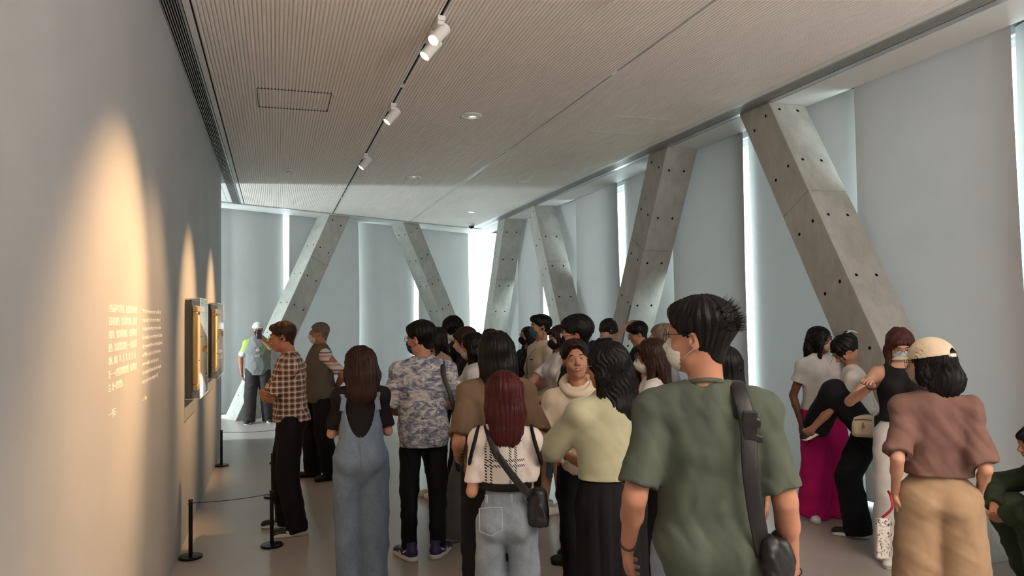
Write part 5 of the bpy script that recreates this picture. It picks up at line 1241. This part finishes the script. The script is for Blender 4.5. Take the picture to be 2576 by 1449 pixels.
p = Person(0.47, 8.40, 104, 'guard with grey hair, brown grey vest and striped sleeves, hands behind his back', 1.705, 'm', head=(-14, 0, 0), build=1.05, skin=SK_T,
           arms={'l': A((-.05, -.17, .99), (-1, -.45, -.1)), 'r': A((.05, -.17, .99), (1, -.45, -.1))}, feet={'l': (-.13, -.08, 8), 'r': (.13, .05, -20)})
p.body(); p.hair('short', MH['grey'], t=.012); p.mask(M_mw, LOOP); p.glasses(G_BLK, sq=.75); p.eyes()
p.top(STR, e=.010, hem=.02, sleeve=.80, sr=(.048, .060), seed=81, fold=.002); p.top(fabric('brown grey vest cloth', srgb(98, 90, 80)), e=.042, hem=.10, sleeve=0, seed=82, fold=.0035, name='vest', collar=True, cmat=BLK); lanyard(p, .0)
p.pants(BLKP, r=(.062, .056, .052), seed=83); p.shoes(B_SHOE, BLK)
# ---- guard with white cap
LIME = mat_bands('white polo with lime yoke', srgb(214, 218, 216), [(.78, 1.0, srgb(176, 214, 92))], 1.55)
p = Person(-0.28, 13.30, 180, 'guard in white cap and grey vest photographing with a phone, end wall pillar foot', 1.70, 'm', build=1.05, skin=SK_T,
           arms={'r': A((.265, .0, .86), (.6, -1, 0)), 'l': A((-.05, .35, 1.44), (-1, .1, -1), curl=.8, dir=(.2, -.1, 1), palm=(.4, -.9, 0))}, feet={'l': (-.16, 0, 14), 'r': (.14, .05, -14)}, lod=1.15)
p.body(); p.hair('short', MH['grey'], t=.004, capcut=.04); p.mask(M_mk); p.cap(fabric('white cap cloth', srgb(222, 226, 226)), WHT, opening=False); p.eyes()
p.top(LIME, e=.010, hem=.02, sleeve=.82, sr=(.050, .062), seed=91, fold=.002); p.top(fabric('grey vest cloth', srgb(128, 130, 130)), e=.044, hem=.12, sleeve=0, seed=92, fold=.004, name='vest', collar=True); lanyard(p, .0)
p.pants(fabric('charcoal trousers', srgb(58, 54, 54)), r=(.064, .058, .056), seed=93); p.shoes(B_SHOE, W_SOLE)
phone(p, V(-.03, .385, 1.50), (0, 0, 1), (1, 0, 0), plain('dark blue phone', srgb(24, 28, 48), .3), 'dark phone held up in front of the white cap guard')

# ---- group by the corner
p = Person(1.52, 7.16, 106, 'woman with straight dark hair and dark blue face mask, pale pink top', 1.655, 'f', head=(-12, 4, 0), skin=SK_L, arms={'l': A((-.05, .2, 1.15), (-1, 0, -1)), 'r': A((.05, .22, 1.2), (1, 0, -1))}, lod=1.1)
p.body(); p.eyes(); p.hair('long', MH['dbrown'], length=.34, t=.014, seed=21); p.mask(M_mb); p.top(PINKB, e=.018, hem=.0, sleeve=1.9, seed=101); p.pants(BLKP); p.shoes(W_SHOE, W_SOLE)
p = Person(1.93, 7.72, 96, 'curly haired man in black stooping forward, one fist raised to his chest', 1.76, 'm', lean=(8, 0), head=(0, 30, 0), headoff=(0, .03), skin=SK, arms={'l': A((-.10, .235, 1.30), (-1, -.2, -1), curl=1.1, fine=True, dir=(.1, .1, 1), palm=(.3, -1, 0)), 'r': A((.1, .22, 1.15), (1, -.2, -1))}, feet={'l': (-.1, .05, 10), 'r': (.1, -.1, -5)}, lod=1.1)
p.body(); p.hair('mop', MH['black'], t=.022, wave=2.5, seed=3); p.wisps(MH['black'], 160, zone=((-1, 1), (-.4, 1), (-.2, 1)), ln=(.015, .04), spread=.8); p.mask(M_mw); p.glasses(G_MET); p.top(BLK, e=.024, hem=.05, sleeve=1.85, seed=111); p.pants(GRP, r=(.064, .060, .058)); p.shoes(W_SHOE, W_SOLE, lace=LACE)
p = Person(1.61, 6.36, 74, 'woman with reddish brown hair and pinkish mask, behind the one in white', 1.665, 'f', head=(0, 14, 0), skin=SK_L, arms={'l': A((-.08, .2, 1.05), (-1, -.2, -1)), 'r': A((.08, .2, 1.05), (1, -.2, -1))}, feet={'l': (-.09, .10, 6), 'r': (.09, .05, -6)}, lod=1.1)
p.body(); p.eyes(); p.hair('long', MH['brown'], length=.20, t=.016, seed=22, front=.004); p.mask(M_mp); p.top(BLK, e=.02, hem=.0, sleeve=.8, seed=121); p.pants(BLKP); p.shoes(W_SHOE, W_SOLE, lace=LACE)
p = Person(1.51, 5.72, 72, 'woman with black hair, pale mask, white top and grey trousers, facing left', 1.63, 'f', head=(4, 6, 0), skin=SK, arms={'l': A((-.05, .2, 1.05), (-1, -.2, -1)), 'r': A((.05, .22, 1.05), (1, -.2, -1))}, feet={'l': (-.09, .16, 8), 'r': (.09, .05, -4)})
p.body(); p.eyes(); p.hair('long', MH['black'], length=.26, t=.014, seed=23); p.mask(M_mp); p.top(WHT, e=.02, hem=-.02, sleeve=.8, seed=131); p.pants(GRP, r=(.062, .060, .062), seed=132); p.shoes(plain('tan leather', srgb(176, 156, 122), .5), W_SOLE, lace=LACE)
p = Person(1.98, 6.85, 20, 'person of whom only a strip of dark hair shows, left of the green mask man', 1.625, 'm', skin=SK, lod=1.4)
p.body(); p.hair('mop', MH['dbrown'], t=.012); p.top(NAVY, seed=141); p.pants(BLKP); p.shoes(B_SHOE, W_SOLE)
p = Person(2.77, 8.02, 104, 'woman in black long sleeves with a black mask, hands held before her', 1.63, 'f', head=(-4, 2, 0), skin=SK, arms={'l': A((-.03, .24, 1.10), (-1, -.4, -.8), fine=True, curl=.5, dir=(.6, .6, 0)), 'r': A((.05, .26, 1.13), (1, -.4, -.8), curl=.5, dir=(-.5, .8, .1))}, lod=1.1)
p.body(); p.eyes(); p.hair('long', MH['dbrown'], length=.30, t=.010, seed=24); p.mask(M_mk, duck=True); p.top(BLK, e=.012, hem=.0, sleeve=1.85, sr=(.046, .046), seed=151, fold=.003); p.pants(DEN_D); p.shoes(W_SHOE, W_SOLE)
p = Person(2.61, 7.14, 96, 'tall young man in cream T-shirt with green mask and earphone wire', 1.745, 'm', head=(-8, -4, 0), skin=SK, build=.98, arms={'l': A((-.10, .20, .98), (-1, -.8, -.2), curl=.5), 'r': A((.16, .18, 1.0), (1, -.8, -.2))}, feet={'l': (-.1, .1, 8), 'r': (.1, .0, -6)}, lod=1.05)
p.body(); p.eyes(); p.hair('short', MH['black'], t=.018, front=.016); p.wisps(MH['black'], 80, zone=((-.7, .7), (-.2, 1), (.5, 1)), ln=(.01, .025), spread=.3); p.mask(M_mg, LOOP); p.earphone(-1, BAGL)
p.top(CREAM, e=.026, hem=.09, sleeve=.86, sr=(.050, .066), seed=161); p.pants(OLP, r=(.062, .058, .056)); p.shoes(W_SHOE, W_SOLE, lace=LACE)
MB().tube(smooth_path([p.hp(-.088, -.01, -.04), p.N+V(-.07, .05, 0), p.C+V(-.05, .17, .05), p.C+V(-.02, .165, -.12)]), .0022, 6).obj('earphone_wire', BAGL, p.root, smooth='all')
MB().tube([p.C+V(-.09, .135, .03), p.C+V(-.05, .152, .03)], .006, 6, flat=.2, flatdir=(0, 1, 0)).obj('chest_print', plain('small chest print', srgb(90, 80, 72), .7), p.root)
p = Person(2.46, 6.24, 98, 'woman with glasses and black mask in white top and long denim skirt', 1.665, 'f', head=(-4, 8, 0), skin=SK_L, arms={'l': A((-.02, .30, .98), (-1, -.5, -.6), fine=True, curl=.4, dir=(.3, .8, -.5)), 'r': A((.12, .44, .98), (.8, -.6, -.4), curl=.35)}, feet={'l': (-.08, .06, 6), 'r': (.08, .14, 0)})
p.body(); p.eyes(); p.hair('long', MH['brown'], length=.30, t=.014, seed=25, front=.006); p.mask(M_mk, duck=True); p.glasses(G_MET, R=.025)
p.top(WHT, e=.016, hem=-.09, sleeve=.72, sr=(.046, .054), seed=171); p.skirt(DEN_D, .30, r1=.185, pleats=6, amp=.012, waist=.11); p.shoes(W_SHOE, W_SOLE, lace=LACE)
p = Person(2.05, 4.86, 50, 'man with thick black hair, white-framed glasses and black mask, behind the smiling one', 1.725, 'm', head=(16, 2, 0), skin=SK_T)
p.body(); p.hair('short', MH['black'], t=.030, front=.008, wave=2); p.wisps(MH['black'], 80, zone=((-1, 1), (-1, 1), (0, 1)), ln=(.01, .02), spread=.4); p.mask(M_mk); p.glasses(G_WHT, sq=.72, r=.002); p.top(BLK, seed=181); p.pants(BLKP); p.shoes(B_SHOE, BLK)
# ---- smiling one
p = Person(1.745, 4.02, 156, 'smiling person in a cream hoodie facing the camera, open mouth, no mask', 1.60, 'm', lean=(4, 6), head=(6, -3, 6), build=.80, skin=SK, arms={'l': A((-.1, .2, .95), (-1, -.3, -1), show=False), 'r': A((.1, .2, .95), (1, -.3, -1), show=False)})
p.body(smile=True, g_head=.0036); p.eyes(); p.lips(True); p.hair('short', MH['dbrown'], t=.018, front=.002, g=.005, wave=1.5, fh=.022); p.wisps(MH['dbrown'], 120, zone=((-1, 1), (-.6, .4), (.5, 1)), ln=(.012, .022), spread=.3)
s_ = p.top(CREAM, e=.030, hem=.04, sleeve=1.9, sr=(.058, .058), seed=191, fold=.005, neck=.004, collar=False); pts = [p.N+p.r*.085*math.cos(t)+p.f*(.078*math.sin(t)+.012)+p.u*(.006-.045*math.sin(t)) for t in np.linspace(0, 2*PI, 31)[:-1]]
F = Field()
for i in range(30): F.cap(pts[i], pts[(i+1) % 30], .020+.008*(pts[i][1] < p.N[1]), .020, .01)
F.cap(p.N-p.f*.07-p.u*.02, p.S-p.f*.10-p.u*.08, .05, .03, .03, .5, p.f); to_obj('hood', F.mesh(.0065), CREAM, s_)
p.pants(BLKP); p.shoes(B_SHOE, B_SHOE); MB().tube([p.C+p.r*-.07+p.f*.13+V(0, 0, .06), p.C+p.r*-.075+p.f*.14+V(0, 0, .03)], [.010, .007], 8).obj('clip_microphone', BAGL, p.root, smooth='all')
# ---- boy at the pillar, dark haired boy
p = Person(3.54, 7.97, -75, 'boy in navy bending down, one hand on the second leaning pillar', 1.76, 'm', lean=(26, 0), head=(-4, 48, 0), skin=SK_L, arms={'l': A((-.10, .62, 1.57), (-1, 0, -1), curl=.3, fine=True), 'r': A((.15, .3, 1.0), (1, -.3, -1))}, lod=1.1)
p.body(); p.hair('mop', MH['dbrown'], t=.014, seed=6); p.glasses(G_MET); p.top(NAVY, e=.028, hem=.05, sleeve=.85, seed=201); p.pants(BLKP); p.shoes(W_SHOE, W_SOLE)
p = Person(3.60, 6.90, 72, 'boy with black hair and dark glasses in black, right of the second leaning pillar', 1.655, 'm', head=(0, 16, 0), skin=SK, lod=1.1)
p.body(); p.hair('short', MH['black'], t=.024, front=.01, wave=2); p.wisps(MH['black'], 80, zone=((-1, 1), (-1, 1), (0, 1)), ln=(.012, .03), spread=.6); p.glasses(G_BLK); p.top(BLK, seed=211); p.pants(BLKP); p.shoes(B_SHOE, W_SOLE)
# ---- woman in white, brown hair, left of the front man
p = Person(2.23, 4.10, 58, 'woman with long dark red-brown hair and pale mask in white, beside the cream green sweater', 1.60, 'f', head=(8, 8, 0), skin=SK_T, arms={'l': A((-.04, .20, 1.28), (-1, -.2, -1.2), curl=.8, dir=(.2, .2, 1), palm=(0, -1, 0)), 'r': A((.12, .2, 1.05), (1, -.3, -1))})
p.body(); p.eyes(); p.hair('long', MH['brown'], length=.20, t=.018, seed=26, width=1.08, front=.005); p.mask(M_mw, duck=True); p.glasses(G_MET); p.top(WHT, e=.022, hem=.02, sleeve=.85, seed=221); p.pants(BLKP); p.shoes(W_SHOE, W_SOLE)
p = Person(2.74, 4.86, 66, 'person with silver glasses and grey mask, glimpsed behind the front man\'s face', 1.67, 'm', head=(0, 2, 0), skin=SK_T, lod=1.1)
p.body(); p.hair('short', MH['grey'], t=.012); p.mask(fabric('grey face mask', srgb(140, 144, 146))); p.glasses(G_MET); p.top(fabric('grey cotton', srgb(110, 112, 114)), seed=231); p.pants(BLKP); p.shoes(B_SHOE, W_SOLE)
p = Person(2.29, 3.40, -30, 'person with long black hair behind the neck of the man in front', 1.57, 'f', skin=SK, lod=1.1)
p.body(); p.hair('long', MH['black'], length=.30, t=.014, seed=27); p.top(NAVY, seed=241); p.pants(BLKP); p.shoes(B_SHOE, W_SOLE)

# ---- group at the big pillar
p = Person(4.44, 5.21, 176, 'woman in magenta wide trousers and white top, dark wavy hair, pink mask', 1.62, 'f', head=(40, 2, 0), skin=SK_D, arms={'r': A((.215, .02, .80), (.5, -1, 0), curl=.8), 'l': A((-.08, .19, .92), (-1, -.4, -.6), curl=.5)}, feet={'r': (.12, .02, -30), 'l': (-.12, .0, 10)})
p.body(); p.eyes(); p.hair('long', MH['black'], length=.20, t=.016, wave=2.2, seed=28, width=1.06); p.mask(M_mp); p.top(WHT, e=.026, hem=-.02, sleeve=.55, sr=(.052, .066), seed=251, flare=.012); p.pants(MAG, r=(.066, .072, .078), seed=252, waist=.10, fold=.0045); p.shoes(W_SHOE, W_SOLE)
MB().tube([p.hp(-.083, -.006, -.038), p.hp(-.086, -.006, -.044)], .0045, 8).obj('earring', plain('pearl', srgb(235, 230, 222), .2), p.root, smooth='all')
phone(p, p.arm['r']['wr']+p.arm['r']['fd']*.085+V(.0, .02, 0), (.1, .8, -.6), (.2, .5, 1), BAGL, 'dark phone in the lowered hand of the woman in magenta trousers')
p = Person(4.29, 4.52, 50, 'woman in white crop top and black trousers standing on one leg, holding her shoe', 1.62, 'f', lean=(16, 0), head=(14, 46, 0), skin=SK, hipz=.86,
           arms={'l': A((-.06, .40, .84), (-1, -.4, .2), fine=True, curl=.7, dir=(.5, .6, -.5)), 'r': A((.24, .34, .86), (1, -.2, .0), fine=True, curl=.6)}, feet={'r': (.09, .10, -10), 'l': (.10, .36, 40, .79, -20)}, knee={'l': (-.5, .6, 1.2)})
p.body(); p.eyes(); p.hair('bun', MH['black'], t=.014, seed=29); p.wisps(MH['black'], 60, zone=((-1, 1), (-.3, 1), (-.2, 1)), ln=(.02, .07), spread=.4, droop=.7)
for sg in (-1, 1): MB().tube(smooth_path([p.hp(sg*.02, -.11, .09), p.hp(sg*.026, -.15, .075), p.hp(sg*.02, -.17, .03)]), .006, 8, flat=.5, flatdir=tuple(p.HR@V(1, 0, 0))).obj('hair_claw', plain('clear hair claw', srgb(190, 186, 176), .2), p.root, smooth='all')
p.top(WHT, e=.014, hem=-.10, sleeve=.62, sr=(.044, .050), seed=261, fold=.0025); p.pants(BLKP, r=(.062, .058, .062), seed=262, waist=.075); SN = plain('black canvas', srgb(26, 25, 26), .7)
p.shoes(SN, W_SOLE, lace=LACE)
b = place(p, empty('crossbody_bag', label='small beige crossbody bag on the hip of the one-legged woman', category='bag'))
c = p.P+V(-.185, .055, .035); F = Field(); F.box(c, (.032, .075, .082), .022, .01); F.box(c+V(-.03, 0, -.02), (.012, .06, .045), .01, .01); F.disp(wob(3, .0015, FOLD_SOFT)); to_obj('bag_body', F.mesh(.0062), BEIGE, b)
MB().tube([c+V(-.034, -.06, .045), c+V(-.036, .0, .05), c+V(-.034, .06, .045)], .0022, 6).obj('zip', BAGL, b, smooth='all'); MB().tube([c+V(-.046, .0, .03), c+V(-.048, .0, -.005)], [.004, .009], 8).obj('charm', G_GOLD, b, smooth='all')
q = p.shr; strap(b, [c+V(0, .06, .075), p.C+p.f*.12+V(-.06, 0, -.05), q+p.f*.06+V(-.03, 0, .03), q+V(-.03, 0, .055)-p.f*.03, p.S-p.f*.085+p.r*.02, p.C-p.f*.095-p.r*.05, p.W-p.f*.085-p.r*.09, c+V(.01, -.07, .075)], [p.f, p.f, p.u+p.f, p.u, -p.f, -p.f, -p.f-p.r*.5, -p.r], .012, .003, BEIGE)
p = Person(4.14, 4.06, 140, 'woman with auburn hair in black top and white trousers, looking down, pillar behind', 1.635, 'f', head=(6, 30, 0), skin=SK_L, arms={'r': A((.20, .25, 1.235), (1, -.2, -1), fine=True, curl=.6, dir=(.2, .6, .4), palm=(0, -.3, -1)), 'l': A((-.1, .2, .95), (-1, -.3, -1))}, feet={'r': (.10, .0, -10), 'l': (-.14, -.02, 10)})
p.body(); p.eyes(); p.hair('long', MH['auburn'], length=.36, t=.014, seed=30, front=.006); p.mask(M_ml); p.glasses(G_GOLD)
F = Field(); p.top(BLK, e=.010, hem=-.08, sleeve=0, seed=271, fold=.002, name='camisole', collar=False, neck=.03); p.pants(WHT, r=(.062, .060, .062), waist=.09, seed=272); p.shoes(W_SHOE, W_SOLE, lace=LACE)
w_ = p.arm['r']; MB().tube([w_['wr']+(w_['pn']*math.cos(t)*.022+np.cross(w_['pn'], w_['fd'])*math.sin(t)*.026)*1.15 for t in np.linspace(0, 2*PI, 21)[:-1]], .006, 8, closed=True).obj('bracelet', MH['auburn'], p.root, smooth='all')
p = Person(4.66, 3.17, 60, 'person in dark green clothes crouching at the right frame edge', 1.66, 'm', lean=(30, 0), head=(0, 10, 0), skin=SK_T, hipz=.36, arms={'l': A((-.10, .52, .50), (-1, -.2, .3)), 'r': A((.1, .5, .5), (1, -.2, .3))}, feet={'l': (-.13, .30, 5), 'r': (.12, .26, -5)}, knee={'l': (-.3, 1, .9), 'r': (.3, 1, .9)})
p.body(); p.hair('mop', MH['black'], t=.014); p.top(DGREEN, e=.035, hem=.05, sleeve=1.9, sr=(.056, .058), seed=281, fold=.006); p.pants(DGREEN, r=(.075, .07, .062), seed=282, fold=.007); p.shoes(W_SHOE, W_SOLE, lace=LACE)
